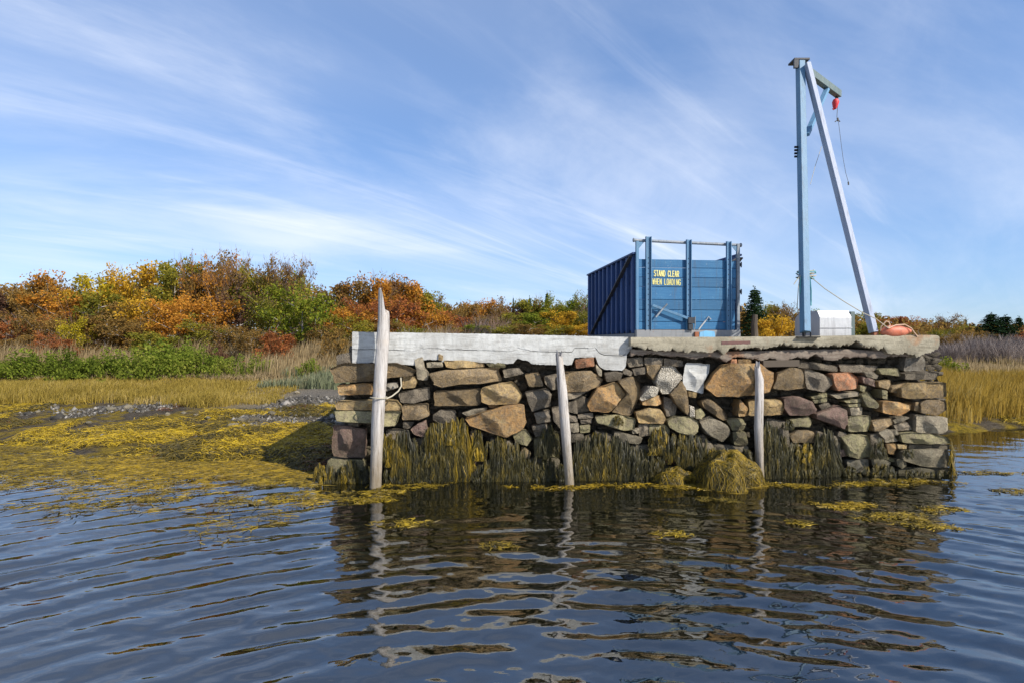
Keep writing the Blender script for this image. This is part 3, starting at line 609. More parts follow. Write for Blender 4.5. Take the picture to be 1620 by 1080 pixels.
# board joints of the kerb: a proud upper lift over the lower one
slab('concrete_slab', [(998, 533.5), (1250, 532.5), (1330, 531), (1478, 530), (1485, 530.5), (1488, 534)], [(998, 549), (1040, 553), (1062, 550), (1085, 556), (1130, 555), (1160, 551), (1205, 552), (1235, 546), (1262, 545), (1300, 548), (1330, 549), (1355, 545), (1380, 551), (1400, 552), (1410, 560), (1455, 561), (1468, 560), (1478, 559), (1483, 556), (1488, 548)], .13, .85, M_SLAB, 4, .016, label='weathered grey concrete deck slab with broken edge')
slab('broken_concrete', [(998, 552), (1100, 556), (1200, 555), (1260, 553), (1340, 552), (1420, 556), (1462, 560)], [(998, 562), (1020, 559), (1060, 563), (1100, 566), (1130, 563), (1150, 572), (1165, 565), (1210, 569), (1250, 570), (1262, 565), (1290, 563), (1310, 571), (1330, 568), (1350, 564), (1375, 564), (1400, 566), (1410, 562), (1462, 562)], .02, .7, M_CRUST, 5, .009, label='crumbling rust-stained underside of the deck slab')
inpier(wallframe(uL + .05, 4.2, 2.362, 2.50, .5, 10.2).build('deck', M_SLAB)); inpier(wallframe(4.2, uR - .05, 2.361, 2.505, .6, 10.2).build('deck', M_SLAB))
# rust-red patch of old steel in the slab edge, rebar
mb = MB(); p = on_wall(1141, 542.5, .124); q = on_wall(1187, 541.5, .124); mb.beam(p, q, .02, .06); inpier(mb.build('steel_strip', M_RUSTD))
DECK = 2.505

# ---------------------------------------------------------------- mooring poles
def pole(name, pts, rads, spikes, label, n=16, mat=M_DRIFT):
    """pts: (px, py, D) from the top down, spikes: angle -> extra height"""
    P = [at(*p) for p in pts]; P.append(P[-1] + (P[-1] - P[-2]) * (.9 / (P[-2] - P[-1]).length))
    rads = list(rads) + [rads[-1]]
    t_in = np.linspace(0, 1, len(P)); ts = np.linspace(0, 1, 46); A = np.array(P)
    C = np.stack([np.interp(ts, t_in, A[:, k]) for k in range(3)], 1); rr = np.interp(ts, t_in, rads)
    q = np.random.default_rng(len(label)); V = []
    knots = [(q.uniform(.1, .8), q.uniform(0, 6.28), q.uniform(.05, .16)) for _ in range(9)]
    for i in range(46):
        for k in range(n):
            a = 2 * math.pi * k / n; r = rr[i] * (1 + .05 * math.sin(3 * a + 9 * ts[i]) + .035 * math.sin(7 * a - 5 * ts[i]) + q.normal(0, .012))
            for (kt, ka, kh) in knots: r += rr[i] * kh * math.exp(-((ts[i] - kt) / .012) ** 2 - (math.remainder(a - ka, 6.283) / .5) ** 2)
            V.append(C[i] + np.array([math.cos(a) * r, math.sin(a) * r, 0]))
    V = np.array(V)
    for i in range(4):
        for k in range(n):
            a = 2 * math.pi * k / n; V[i * n + k, 2] += spikes(a) * [1, .55, .25, .08][i]
    i = np.arange(46 * n).reshape(46, n); j = np.roll(i, -1, 1)
    Fq = np.stack([i[:-1], j[:-1], j[1:], i[1:]], -1).reshape(-1, 4)[:, ::-1]
    V = np.vstack([V, V[:n].mean(0) - [0, 0, .12]]); c = len(V) - 1; Ft = np.stack([i[0], i[0], j[0], np.full(n, c)], -1)
    T = np.vstack([Fq[:, :3], Fq[:, [0, 2, 3]], Ft[:, 1:]])
    m = np_mesh(name, V - np.array(P[-1]), T, True, [mat]); m.set_sharp_from_angle(angle=R(50))
    o = empty(name, P[-1], 0, label, 'pole', 'driftwood mooring poles against the pier'); link('trunk', m, o); return o
def sp1(a): return .42 * float(sstep(-.25, .15, np.array(math.cos(a - 3.3)))) + .05 * math.sin(5 * a + 1) + .03 * math.sin(9 * a)
pl = pole('mooring_pole', [(607, 497, 9.72), (606, 530, 9.72), (602, 600, 9.66), (597, 680, 9.6), (594, 762, 9.55)], [.092, .108, .108, .104, .094], sp1, 'tallest bleached driftwood pole with split top, nearest the left end of the pier')
pole('mooring_pole', [(884, 560, 9.86), (889, 610, 9.84), (894, 670, 9.8), (901, 762, 9.72)], [.055, .078, .082, .074], lambda a: .06 * math.sin(2 * a) + .03 * math.sin(5 * a), 'bleached driftwood pole in the middle of the pier face, leaning left')
pole('mooring_pole', [(1198, 580, 10.05), (1201, 600, 10.05), (1200, 680, 10.0), (1203, 756, 9.95)], [.048, .072, .072, .064], lambda a: .10 * max(0, math.cos(a - 1.0)) + .03 * math.sin(5 * a), 'bleached driftwood pole with pointed tip below the crane')
mb = MB()   # rope round the tall pole, running up to the stones
c = at(599, 628, 9.64); ring = [c + Vector((math.cos(a) * .137, math.sin(a) * .137, .006 * math.sin(2 * a))) for a in np.linspace(0, 6.5, 26)]
mb.tube(ring, .011, 6)
mb.tube([at(611, 630, 9.62), at(620, 626, 9.7), at(630, 618, 9.78), at(635, 610, 9.84), at(634, 597, 9.9)], .013, 6)
tag(mb.build('mooring_rope', M_ROPE, smooth=True), 'loop of tan rope tied round the tallest driftwood pole', 'rope')

# ---------------------------------------------------------------- blue loading container
TH = R(6.3)
cont = empty('loading_container', (2.495, 11.4, DECK), TH, 'open-topped blue loading container with yellow stencilled boards, on the pier deck', 'container')
CW, CL = 2.2, 3.9
def cx(v): return (v - 540) / 855 * CW
def cz(v): return (915 - v) / 780 * 1.97
S = lambda mb, name, mat, par=cont, **k: mb.build(name, mat, par, **k)
S(MB().box(0, CW, 0, .12, .012, .165, .006), 'front_sill', M_SILL)
# base frame and floor
S(MB().box(.03, CW - .03, .12, CL, .05, .15), 'floor', M_DKSTEEL)
for i, y in enumerate((.4, 1.9, 3.4)): S(MB().box(.05, CW - .05, y, y + .12, .002, .05), 'bearer', M_DKSTEEL)
# gate boards
seams = [285, 352, 430, 506, 608, 690, 785, 848]
for k in range(7):
    z1, z0 = cz(seams[k]), cz(seams[k + 1]); j = random.uniform(-.004, .004)
    S(MB().box(.062, cx(1362) + random.uniform(-.02, .012), .045 + j, .075 + j, z0 + .005, z1 - .003, .004), 'gate_board', M_BLUEWOOD)
def channel(x0, x1, z0, z1, name, mat, holes=True):
    mb = MB().box(x0, x1, .018, .041, z0, z1, .003).box(x0, x0 + .012, -.022, .0185, z0 + .001, z1 - .001).box(x1 - .012, x1, -.022, .0185, z0 + .001, z1 - .001)
    o = S(mb, name, mat)
    if holes:
        for i in range(14):
            z = z0 + .08 + i * (1.55 - .08) / 14; h = MB(); h.tube([((x0 + x1) / 2, .020, z), ((x0 + x1) / 2, .012, z)], .009, 6); h.build('black_stub', M_BLACK, o)  # black stubs for the drilled holes, their dark put into the colour
    return o
for a, b, top in ((615, 660, 108), (945, 986, 126), (1277, 1315, 134)): channel(cx(a), cx(b), cz(850), cz(top), 'gate_stile', M_BLUESTEEL)
S(MB().box(.0, .058, .02, .08, .166, cz(145), .004), 'corner_post', M_BLUESTEEL); S(MB().box(CW - .065, CW - .005, .02, .08, .166, cz(150), .004), 'corner_post', M_PIPE)
S(MB().tube([(-.04, .075, cz(134)), (CW + .04, .075, cz(158))], .031, 10), 'top_pipe', M_PIPE, smooth=True)
for x in (-.045, CW + .025): S(MB().tube([(x, .075, cz(134 if x < 0 else 158)), (x + .025, .075, cz(134 if x < 0 else 158))], .042, 10), 'pipe_flange', M_PIPE)
S(MB().prism([(.058, cz(150)), (.17, cz(150)), (.058, cz(205))], .035, .045), 'gusset', M_BLUESTEEL); S(MB().prism([(CW - .066, cz(168)), (CW - .18, cz(168)), (CW - .066, cz(220))], .035, .045), 'gusset', M_BLUESTEEL)
S(MB().prism([(cx(1316), cz(292)), (cx(1362), cz(265)), (cx(1362), cz(285))], .03, .045), 'hinge_tongue', M_DKSTEEL)
for v in (320, 540, 680): S(MB().box(CW - .005, CW + .045, .03, .075, cz(v + 12), cz(v - 14), .004).tube([(CW + .02, .02, cz(v + 22)), (CW + .02, .02, cz(v - 22))], .014, 6), 'hinge', M_DKSTEEL)
# swinging latch bar with its handle, bracket
lb = S(MB().beam((cx(662), -.035, cz(655)), (cx(952), -.05, cz(758)), .02, .05, (0, 0, 1)), 'latch_bar', M_BLUESTEEL)
MB().tube([(cx(775), -.09, cz(645)), (cx(745), -.05, cz(683)), (cx(688), -.055, cz(750))], .018, 8).build('latch_handle', M_PIPE, lb)
S(MB().box(cx(948), cx(1002), -.075, -.023, cz(800), cz(750), .004).box(cx(952), cx(990), -.062, -.023, cz(848), cz(803), .004), 'latch_bracket', M_DKSTEEL)
S(MB().tube([(cx(1008), -.05, cz(742)), (cx(1008), -.05, cz(800)), (cx(1000), -.055, cz(850))], .010, 6), 'latch_pin', M_PIPE)
S(MB().beam((cx(1050), .03, cz(848)), (cx(1112), .03, cz(770)), .012, .03), 'prop_rod', M_ALU); S(MB().tube([(cx(1112), .025, cz(770)), (cx(1130), .02, cz(742)), (cx(1150), .02, cz(765))], .012, 6), 'prop_hook', M_ALU)
S(MB().box(cx(1008), cx(1040), -.05, -.002, .0, cz(865), .004), 'rusty_stop', M_RUST)
S(MB().prism([(cx(1045), .0), (cx(1050), cz(868)), (cx(1100), cz(855)), (cx(1170), cz(862)), (cx(1178), .0)], -.03, -.004), 'skirt_plate', M_LBLUE)
# side and back walls: planks between ribs
ZT = 1.69
def long_side(x0, sgn):
    for k in range(8):
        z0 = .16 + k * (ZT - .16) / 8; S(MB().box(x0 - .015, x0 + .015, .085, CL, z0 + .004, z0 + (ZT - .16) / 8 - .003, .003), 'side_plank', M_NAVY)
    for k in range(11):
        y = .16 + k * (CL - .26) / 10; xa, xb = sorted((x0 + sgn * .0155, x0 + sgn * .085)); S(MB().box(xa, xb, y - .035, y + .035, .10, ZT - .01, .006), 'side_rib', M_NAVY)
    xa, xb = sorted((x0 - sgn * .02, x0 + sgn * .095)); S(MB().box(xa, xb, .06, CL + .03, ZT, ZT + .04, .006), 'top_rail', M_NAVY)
    xa, xb = sorted((x0 - sgn * .02, x0 + sgn * .06)); S(MB().box(xa, xb, .125, CL + .02, .003, .095, .006), 'bottom_rail', M_SILL)
    S(MB().beam((x0 + sgn * .108, .12, ZT - .03), (x0 + sgn * .108, CL - .55, .12), .03, .085, (1, 0, 0)), 'diagonal_brace', M_DKSTEEL)
long_side(.035, -1); long_side(CW - .035, 1)
for k in range(8):
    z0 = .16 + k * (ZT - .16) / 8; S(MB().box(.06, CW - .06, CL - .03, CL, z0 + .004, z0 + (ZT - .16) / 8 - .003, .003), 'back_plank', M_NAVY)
# stencilled words, one flat painted stroke set per line
GL = {'S': [[(1,.85),(.75,1),(.25,1),(0,.82),(.05,.62),(.95,.38),(1,.18),(.75,0),(.25,0),(0,.15)]], 'T': [[(0,1),(1,1)],[(.5,.93),(.5,0)]], 'A': [[(0,0),(.42,1),(.58,1),(1,0)],[(.22,.36),(.78,.36)]],
 'N': [[(0,0),(0,1)],[(.08,.95),(.92,.05)],[(1,0),(1,1)]], 'D': [[(.02,0),(.02,1)],[(.14,1),(.65,1),(1,.72),(1,.28),(.65,0),(.14,0)]], 'C': [[(1,.8),(.75,1),(.25,1),(0,.75),(0,.25),(.25,0),(.75,0),(1,.2)]],
 'L': [[(0,1),(0,0),(.95,0)]], 'E': [[(.95,1),(0,1),(0,0),(.95,0)],[(.12,.52),(.8,.52)]], 'R': [[(0,0),(0,1)],[(.12,1),(.75,1),(1,.8),(.95,.58),(.7,.48),(.12,.48)],[(.5,.44),(1,0)]],
 'W': [[(0,1),(.25,0),(.5,.75),(.75,0),(1,1)]], 'H': [[(0,0),(0,1)],[(1,0),(1,1)],[(.1,.5),(.9,.5)]], 'O': [[(.44,1),(.2,1),(0,.75),(0,.25),(.2,0),(.44,0)],[(.56,1),(.8,1),(1,.75),(1,.25),(.8,0),(.56,0)]],
 'I': [[(.5,0),(.5,1)]], 'G': [[(1,.8),(.75,1),(.25,1),(0,.75),(0,.25),(.25,0),(.75,0),(1,.2),(1,.45),(.6,.45)]]}
def words(txt, xa, xb, za, zb, drop):
    bm = bmesh.new(); n = len(txt); adv = (xb - xa) / n; w = adv * .66; hh = zb - za; th = .0072
    for i, ch in enumerate(txt):
        if ch == ' ': continue
        for st in GL[ch]:
            ww = w * (1.0 if ch != 'I' else .6)
            for (a, b) in zip(st, st[1:]):
                p = Vector((xa + i * adv + a[0] * ww, 0, za + a[1] * hh - drop * i / n)); q = Vector((xa + i * adv + b[0] * ww, 0, za + b[1] * hh - drop * i / n))
                d = (q - p).normalized(); nn = Vector((-d.z, 0, d.x)) * th; e = d * th * .6
                bm.faces.new([bm.verts.new(v + Vector((0, .0385 - random.uniform(0, .0012), 0))) for v in (p - nn - e, q - nn + e, q + nn + e, p + nn - e)])
    m = bpy.data.meshes.new('lettering'); bm.to_mesh(m); bm.free(); return link('lettering', m, cont, M_YELLOW)
o = words('STAND CLEAR', cx(688), cx(895), cz(420), cz(376), .012); o['label'] = 'yellow stencilled words STAND CLEAR'
o = words('WHEN LOADING', cx(676), cx(908), cz(486), cz(442), .012); o['label'] = 'yellow stencilled words WHEN LOADING'

# ---------------------------------------------------------------- crane
crane = empty('hoist_crane', tuple(at(1274, 534, 10.32).xy) + (DECK,), 0, 'tall pale blue steel crane with slanted leg and short jib, on the pier deck', 'crane')
cb = Vector(crane.location); loc = lambda v: Vector(v) - cb
ptop = at(1266, 98, 11.75); pbot = at(1274, 534, 10.32); pbot.z = DECK + .10
# box post with a narrow side flange
S(MB().beam(loc(pbot), loc(ptop), .12, .17, (0, -1, 0), .006), 'mast', M_CRANE, crane)
off = Vector((.10, .08, 0)); S(MB().beam(loc(pbot + off), loc(ptop + off), .05, .08, (0, -1, 0), .004), 'mast_channel', M_CRANE, crane)
S(MB().box(-.2, .2, -.14, .16, .002, .022).tube([(-.06, -.07, .02), (-.06, -.07, .10)], .014, 6).tube([(.06, -.07, .02), (.06, -.07, .10)], .014, 6).tube([(0, .05, .02), (0, .05, .11)], .03, 8), 'foot_plate', M_BLACK, crane)
lbot = at(1382, 526, 10.5); ltop = at(1276.5, 102, 11.6)
S(MB().beam(loc(lbot), loc(ltop), .09, .16, (0, -1, 0), .006), 'slanted_leg', M_CRANELEG, crane)
fb = loc(at(1383, 530, 10.5)); fb.z = 0
S(MB().box(fb.x - .1, fb.x + .12, fb.y - .1, fb.y + .1, .002, .02).box(fb.x - .03, fb.x + .05, fb.y - .05, fb.y + .05, .02, .16), 'leg_foot', M_RUST, crane)
t0 = loc(ptop); S(MB().box(t0.x - .17, t0.x + .15, t0.y - .10, t0.y + .17, t0.z - .005, t0.z + .035, .004).box(t0.x - .17, t0.x - .08, t0.y - .1, t0.y - .05, t0.z - .17, t0.z - .006), 'head_plate', M_DKSTEEL, crane)
j0 = at(1276, 112, 11.80); j1 = at(1327, 162, 12.8); j1.z = j0.z - .06
S(MB().beam(loc(j0), loc(j1), .12, .15), 'jib', M_JIB, crane)
b0 = at(1276, 214, 11.44); bm_ = j0.lerp(j1, .62) - Vector((0, 0, .06)); S(MB().beam(loc(b0), loc(bm_), .10, .07), 'jib_brace', M_CRANE, crane)
for k in range(4): 
    p = loc(at(1261, 233 + k * 5, 11.3)); S(MB().tube([p + Vector((-.05, 0, 0)), p + Vector((.02, 0, 0))], .022, 7), 'black_stub', M_BLACK, crane)
je = j1 - (j1 - j0).normalized() * .12
hk = je - Vector((0, 0, .08))
hoist = empty('hoist_block', hk, 0, 'small red hoist hook hanging from the end of the crane jib', 'hoist')
S(MB().tube([(0, 0, .0), (.02, 0, -.04), (0, 0, -.09), (-.02, 0, -.04), (0, 0, 0)], .012, 6), 'shackle', M_BLACK, hoist)
S(MB().tube([(-.02, 0, -.07), (-.02, 0, -.13), (-.03, 0, -.22), (-.035, 0, -.28)], [.05, .075, .055, .03], 10), 'block', M_RED, hoist, smooth=True)
S(MB().tube([(-.035, 0, -.28), (-.07, 0, -.30), (-.09, 0, -.27)], .014, 6), 'hook', M_RED, hoist)
mb = MB(); mb.tube([hk + Vector((.04, 0, .02)), at(1324, 185, 12.68), at(1325, 190, 12.68)], .006, 5).tube([at(1325, 187, 12.68), at(1326, 192, 12.68)], .022, 6).tube([at(1321, 193, 12.68), at(1326, 190, 12.68), at(1329, 193, 12.68)], .012, 5)
mb.tube([at(1326, 190, 12.68), at(1328, 205, 12.68), at(1331, 230, 12.68), at(1334, 252, 12.68), at(1338, 274, 12.68), at(1342, 288, 12.68)], .0045, 5).tube([at(1342, 288, 12.68), at(1342.5, 293, 12.68)], .016, 5)
tag(mb.build('hoist_cable', M_CABLE, smooth=True), 'thin slack cable with a small hook dangling from the crane jib', 'cable')
tag(MB().tube([at(1300, 232, 11.5), at(1290, 262, 11.3), at(1282, 292, 11.1)], .005, 5).build('light_line', M_ROPE), 'thin pale line beside the upper crane mast', 'rope')
# rope wrapped round the mast
rp = empty('wrapped_rope', at(1273, 434, 10.68), 0, 'tangle of tan and teal rope wrapped round the crane mast', 'rope'); ro = Vector(rp.location); rl = lambda v: Vector(v) - ro
for k, (yy, m) in enumerate(((428, M_ROPE), (431, M_ROPET), (434, M_ROPE), (437, M_ROPE), (440, M_ROPET))):
    c = at(1274.5, yy, 10.70); pts = [rl(c + Vector((sx * (.10 + .02 * (k % 2)), sy * .10 + .02, random.uniform(-.02, .02)))) for sx, sy in ((-1, -1), (0, -1.15), (1.1, -1), (1.7, 0), (1.6, 1.5), (0, 1.6), (-1, 1), (-1.05, 0), (-1, -1))]
    S(MB().tube(pts, .011, 6), 'wrap', m, rp, smooth=True)
S(MB().tube([rl(at(1266, 437, 10.58)), rl(at(1260, 444, 10.54)), rl(at(1256, 450, 10.52))], .008, 5), 'loose_end', M_ROPE, rp); S(MB().tube([rl(at(1266, 436, 10.58)), rl(at(1263, 455, 10.52)), rl(at(1261, 490, 10.52))], .007, 5), 'loose_end', M_ROPE, rp)
S(MB().tube([rl(at(1266.5, 438, 10.58)), rl(at(1266, 460, 10.54)), rl(at(1266.5, 482, 10.58))], .016, 5), 'teal_tail', M_ROPET, rp); S(MB().tube([rl(at(1281, 438, 10.60)), rl(at(1283, 460, 10.58)), rl(at(1283, 484, 10.58))], .014, 5), 'teal_tail', M_ROPET, rp)
tag(MB().tube([at(1281, 437, 10.60), at(1305, 457, 10.42), at(1335, 477, 10.35), at(1365, 495, 10.3), at(1385, 504, 10.3), at(1397, 513, 10.3), at(1405, 519, 10.3)], .008, 6).build('stretched_rope', M_ROPE, smooth=True), 'long tan rope stretched from the crane mast down to the orange float', 'rope')
# orange float with rope
bp = at(1417, 522, 10.42); bp.z = DECK + .115
fl = empty('orange_float', (bp.x, bp.y, DECK), 0, 'faded orange fishing float lying on the pier deck by the crane leg', 'float')
S(MB().tube([(x, -.03 * x, .115 + .01 * math.sin(5 * x)) for x in np.linspace(-.27, .27, 13)], [.03, .075, .10, .112, .115, .115, .112, .108, .10, .088, .07, .05, .03], 14), 'body', M_ORANGE, fl, smooth=True)
S(MB().tube([(-.27, .01, .12), (-.29, -.03, .2), (-.22, -.06, .30), (-.16, -.05, .29), (-.15, -.07, .23), (-.2, -.08, .17)], .012, 6), 'rope_loop', M_ROPEO, fl, smooth=True)
S(MB().tube([(-.2, -.10, .17), (-.05, -.08, .23), (.12, -.07, .24), (.22, -.10, .17), (.28, -.08, .10), (.36, -.06, .02)], .011, 6), 'rope', M_ROPEO, fl, smooth=True)
# aluminium box
bx0 = at(1297, 530, 11.5); boxo = empty('metal_box', (bx0.x, bx0.y, DECK), R(3), 'dull aluminium equipment box with chamfered lid behind the crane mast', 'box')
prof = [(0, .012), (0, .42), (.09, .555), (.72, .555), (.92, .42), (.92, .012)]   # y, z profile
rot = Matrix.Rotation(R(90), 4, 'Z') @ Matrix.Diagonal((1, -1, 1, 1))
S(MB().prism([(y, z) for y, z in prof], 0, .66, Matrix(((0, 1, 0, 0), (1, 0, 0, 0), (0, 0, 1, 0), (0, 0, 0, 1)))), 'case', M_ALU, boxo)
S(MB().box(-.012, .672, -.014, -.002, .20, .225, .002), 'lid_lip', M_ALU, boxo); S(MB().box(-.008, .668, -.02, .93, .0, .011), 'base_skid', M_DKSTEEL, boxo)
S(MB().box(.661, .76, .03, .88, .012, .54, .01), 'end_housing', M_JIB, boxo)
tag(MB().tube([at(1193.5, 533, 13.2), at(1193, 515, 13.2), at(1194.5, 498, 13.2)], [.085, .075, .06], 9, jit=.12).build('fence_post', M_BARKD), 'short weathered wooden post behind the blue container', 'post')

# ---------------------------------------------------------------- rockweed
def ribbons(P, width, nrm=None):
    """P: (n strands, k points, 3) -> verts, quads; ribbons facing roughly the given normal"""
    n, k, _ = P.shape; T = np.gradient(P, axis=1); nr = np.asarray(nrm if nrm is not None else (0, -1, .2), float)
    Sd = np.cross(T, nr + rng.normal(0, .45, (n, 1, 3))); Sd /= np.maximum(1e-6, np.linalg.norm(Sd, axis=2, keepdims=True))
    w = (np.asarray(width).reshape(-1, 1, 1) * np.interp(np.linspace(0, 1, k), [0, .3, 1], [.7, 1, .35])[None, :, None]) / 2
    V = np.stack([P - Sd * w, P + Sd * w], 2).reshape(-1, 3)
    b = (np.arange(n) * k * 2)[:, None] + (np.arange(k - 1) * 2)[None]; Q = np.stack([b, b + 1, b + 3, b + 2], -1).reshape(-1, 4)
    return V, Q
class Weed:
    def __init__(s): s.V, s.Q, s.M, s.n = [], [], [], 0
    def add(s, P, width, nrm, mi):
        V, Q = ribbons(P, width, nrm); s.V.append(V); s.Q.append(Q + s.n); s.n += len(V); s.M.append(np.full(len(Q), mi))
    def build(s, name, mats): return link(name, np_mesh(name, np.vstack(s.V), np.vstack(s.Q), True, mats, np.concatenate(s.M)))
wd = Weed(); MI = {'d': 0, 'm': 1, 'g': 2}
clumps = [(618,683,30,735,'g'),(640,680,36,765,'m'),(665,700,32,766,'d'),(690,665,36,735,'m'),(705,675,38,765,'m'),(728,660,30,758,'g'),(715,705,34,768,'d'),(757,678,18,725,'g'),(790,690,42,765,'m'),(815,700,38,765,'d'),(548,727,60,768,'m'),(835,725,34,768,'d'),
 (868,672,28,722,'d'),(860,722,54,766,'d'),(622,735,42,766,'d'),(770,730,40,766,'d'),(945,680,40,760,'m'),(975,690,52,763,'d'),(1000,705,52,763,'d'),(1030,712,42,760,'d'),(925,690,34,762,'d'),(1043,672,28,716,'g'),(1070,685,36,730,'m'),(1096,685,42,748,'d'),(1130,705,42,740,'m'),
 (977,655,14,669,'g'),(1220,665,34,755,'d'),(1237,690,34,755,'d'),(1247,660,18,676,'d'),(1268,700,52,755,'m'),(1277,700,30,728,'g'),(1307,680,38,750,'d'),(1257,715,44,755,'d'),(1392,690,24,722,'d'),(1440,708,16,722,'d'),(1390,732,42,752,'m'),(1485,742,60,756,'m'),(1180,708,16,736,'d'),(1506,700,5,750,'g'),(1340,736,34,752,'d'),
 (690,705,30,764,'d'),(1055,740,40,762,'m'),(945,730,70,765,'d'),(1295,725,40,754,'d'),(650,730,60,768,'d'),(800,735,70,768,'d'),(1235,730,60,758,'d'),(1440,742,50,756,'d'),(507,732,16,768,'g'),(712,660,16,700,'g'),(893,730,30,766,'d'),(580,735,20,768,'d'),(1350,742,30,754,'d')]
for (pc, yt, w, yb, hue) in clumps:
    hgt = (yb - yt); per = 16; nl = int(5 + w * hgt * .022); n = nl * per; nk = 9
    ul = np.clip(rng.normal(0, .30, nl), -.52, .52); vl = rng.beta(1.1, 1.5, nl) * .75
    u = np.repeat(ul, per) + rng.normal(0, 1.1, n) / w; v = np.repeat(vl, per) + rng.normal(0, .03, n)
    sx = pc + u * w; sy = yt + v * hgt + (np.abs(u) ** 2) * hgt * .6
    L = hgt * (.22 + np.repeat(rng.uniform(0, .42, nl), per) + rng.uniform(-.1, .1, n)) + 5; L = np.minimum(L, yb + 4 - sy); L = np.maximum(L, 4)
    s = np.linspace(0, 1, nk); ph = np.repeat(rng.uniform(0, 6.28, nl), per)[:, None] + rng.normal(0, .5, (n, 1)); fr_ = np.repeat(rng.uniform(3, 9, nl), per)[:, None]
    dr = np.repeat(rng.normal(0, .11, nl), per)[:, None] + rng.normal(0, .05, (n, 1)) + u[:, None] * .06
    X = sx[:, None] + (dr * s * L[:, None]) + np.sin(s * fr_ + ph) * 1.3 * s + np.sin(s * rng.uniform(11, 20, (n, 1)) + ph * 3) * 1.1 * s; Y = sy[:, None] + s[None] * L[:, None]
    out = .05 + .06 * np.sin(np.minimum(1, s * 1.5) * 1.6)[None] * np.repeat(rng.uniform(.3, 1.7, nl), per)[:, None] + rng.uniform(0, .03, (n, 1)) + .07 * v[:, None]
    a = (X - 810) / F; D = (W0 - out) / (1 - WS * a); P = np.stack([a * D, D, np.maximum(CAMZ + (540 - Y) / F * D, -.03)], -1)
    hs = np.repeat(rng.random(nl), per) * .8 + rng.random(n) * .2
    for mi, msk in ((0, hs < {'d': .86, 'm': .55, 'g': .25}[hue]), (1, (hs >= {'d': .86, 'm': .55, 'g': .25}[hue]) & (hs < {'d': .98, 'm': .90, 'g': .68}[hue])), (2, hs >= {'d': .98, 'm': .90, 'g': .68}[hue])):
        if msk.any(): wd.add(P[msk], rng.uniform(.005, .013, msk.sum()), (0, -1, .2), mi)
tag(wd.build('hanging_rockweed', [W_DARK, W_MID, W_GOLD]), 'dark olive and golden rockweed hanging over the lowest wall stones', 'seaweed', kind='stuff')

def mound(name, c, rx, ry, h, nst, cols, label, dense=1.0):
    o = empty(name, c, 0, label, 'seaweed'); 
    bm = bmesh.new(); bmesh.ops.create_icosphere(bm, subdivisions=3, radius=1)
    for v in bm.verts: v.co = Vector((v.co.x * rx * .7, v.co.y * ry * .7, max(v.co.z, -.3) * h * .78 + random.uniform(-.01, .01)))
    m = bpy.data.meshes.new('boulder'); bm.to_mesh(m); bm.free(); link('boulder', m, o, STONE['d'])
    w = Weed(); az = rng.uniform(0, 6.28, nst); r0 = rng.beta(1.2, 1.3, nst) * .85; nk = 7; s = np.linspace(0, 1, nk)
    R_ = np.minimum(r0[:, None] + s[None] * rng.uniform(.14, .42, (nst, 1)), 1.12); A = az[:, None] + rng.normal(0, .45, (nst, 1)) * s + .10 * np.sin(s * rng.uniform(5, 12, (nst, 1)) + rng.uniform(0, 6, (nst, 1)))
    Z = np.where(R_ < 1, np.maximum(0, 1 - np.minimum(R_, 1) ** 2.8) ** .6, 0) * h + .03 + rng.uniform(0, .03, (nst, 1)); Z = np.where(R_ >= 1, .012, Z)
    LM = 1 + .20 * np.sin(3 * A + 1) + .14 * np.sin(5 * A + 2.2); Z = Z * (1 + .13 * np.sin(R_ * 7 + 2 * A)) + rng.normal(0, .012, (nst, 1)); Z = Z * (1 + np.minimum(R_, 1) * (.12 * np.sin(2 * A + .5) + .08 * np.sin(7 * A))); P = np.stack([np.cos(A) * R_ * rx * LM, np.sin(A) * R_ * ry * LM, Z], -1)
    hs = rng.random(nst) * .7 + .3 * np.sin(az * 5 + r0 * 9) + .25 * np.cos(az + .6)  # random tone, plus sunlight painted in: more golden strands on the sunward side
    mi = np.digitize(hs, [.02, .30])
    for k in range(3):
        if (mi == k).any(): w.add(P[mi == k], rng.uniform(.006, .014, (mi == k).sum()), (0, -.7, .7), k)
    f = w.build('fronds', cols); f.parent = o; return o
mound('seaweed_mound', at(1149, 768, 9.62).xy.to_3d(), .50, .40, .47, 5200, [W_DARK, W_MID, W_GOLD], 'golden seaweed-draped boulder at the foot of the pier beside the right pole')
mound('low_seaweed_mound', at(1066, 764, 9.8).xy.to_3d(), .30, .2, .17, 1600, [W_DARK, W_MID, W_GOLD], 'low flat seaweed heap at the waterline left of the golden mound')

# golden mats on the mud, floating fringe
mt = Weed(); fw = Weed()
def mats(N, xr, tr, keep, lenr, target, zfun, hgt, per=34, width=(.008, .02)):
    got = 0
    while got < N:
        X = rng.uniform(*xr); t = rng.uniform(*tr); Y = float(shore(np.array(X))) + t
        if -3.35 < X < 8.6 and Y > 9.6: continue
        if not keep(X, Y, t): continue
        got += 1; n = per; s = np.linspace(0, 1, 5); a = rng.normal(-2.1, 1.3, (n, 1)) + rng.normal(0, .5, (n, 1)) * s; L = rng.uniform(*lenr, (n, 1))
        x0 = X + rng.normal(0, .12, (n, 1)); y0 = Y + rng.normal(0, .12, (n, 1))
        PX = x0 + np.cos(a) * s * L; PY = y0 + np.sin(a) * s * L * .8
        PZ = zfun(PX, PY) + .008 + hgt * np.sin(np.clip(s, 0, 1) * 2.6 + .35)[None] * rng.uniform(.2, 1.2, (n, 1))
        hue = vnoise(X * 1.3 + 5, Y * 2.2, .8) + rng.normal(0, .25)
        target.add(np.stack([PX, PY, PZ], -1), rng.uniform(*width, n), (0, -.35, .9), 0 if hue > -.45 else (1 if hue > -1.35 else 2))
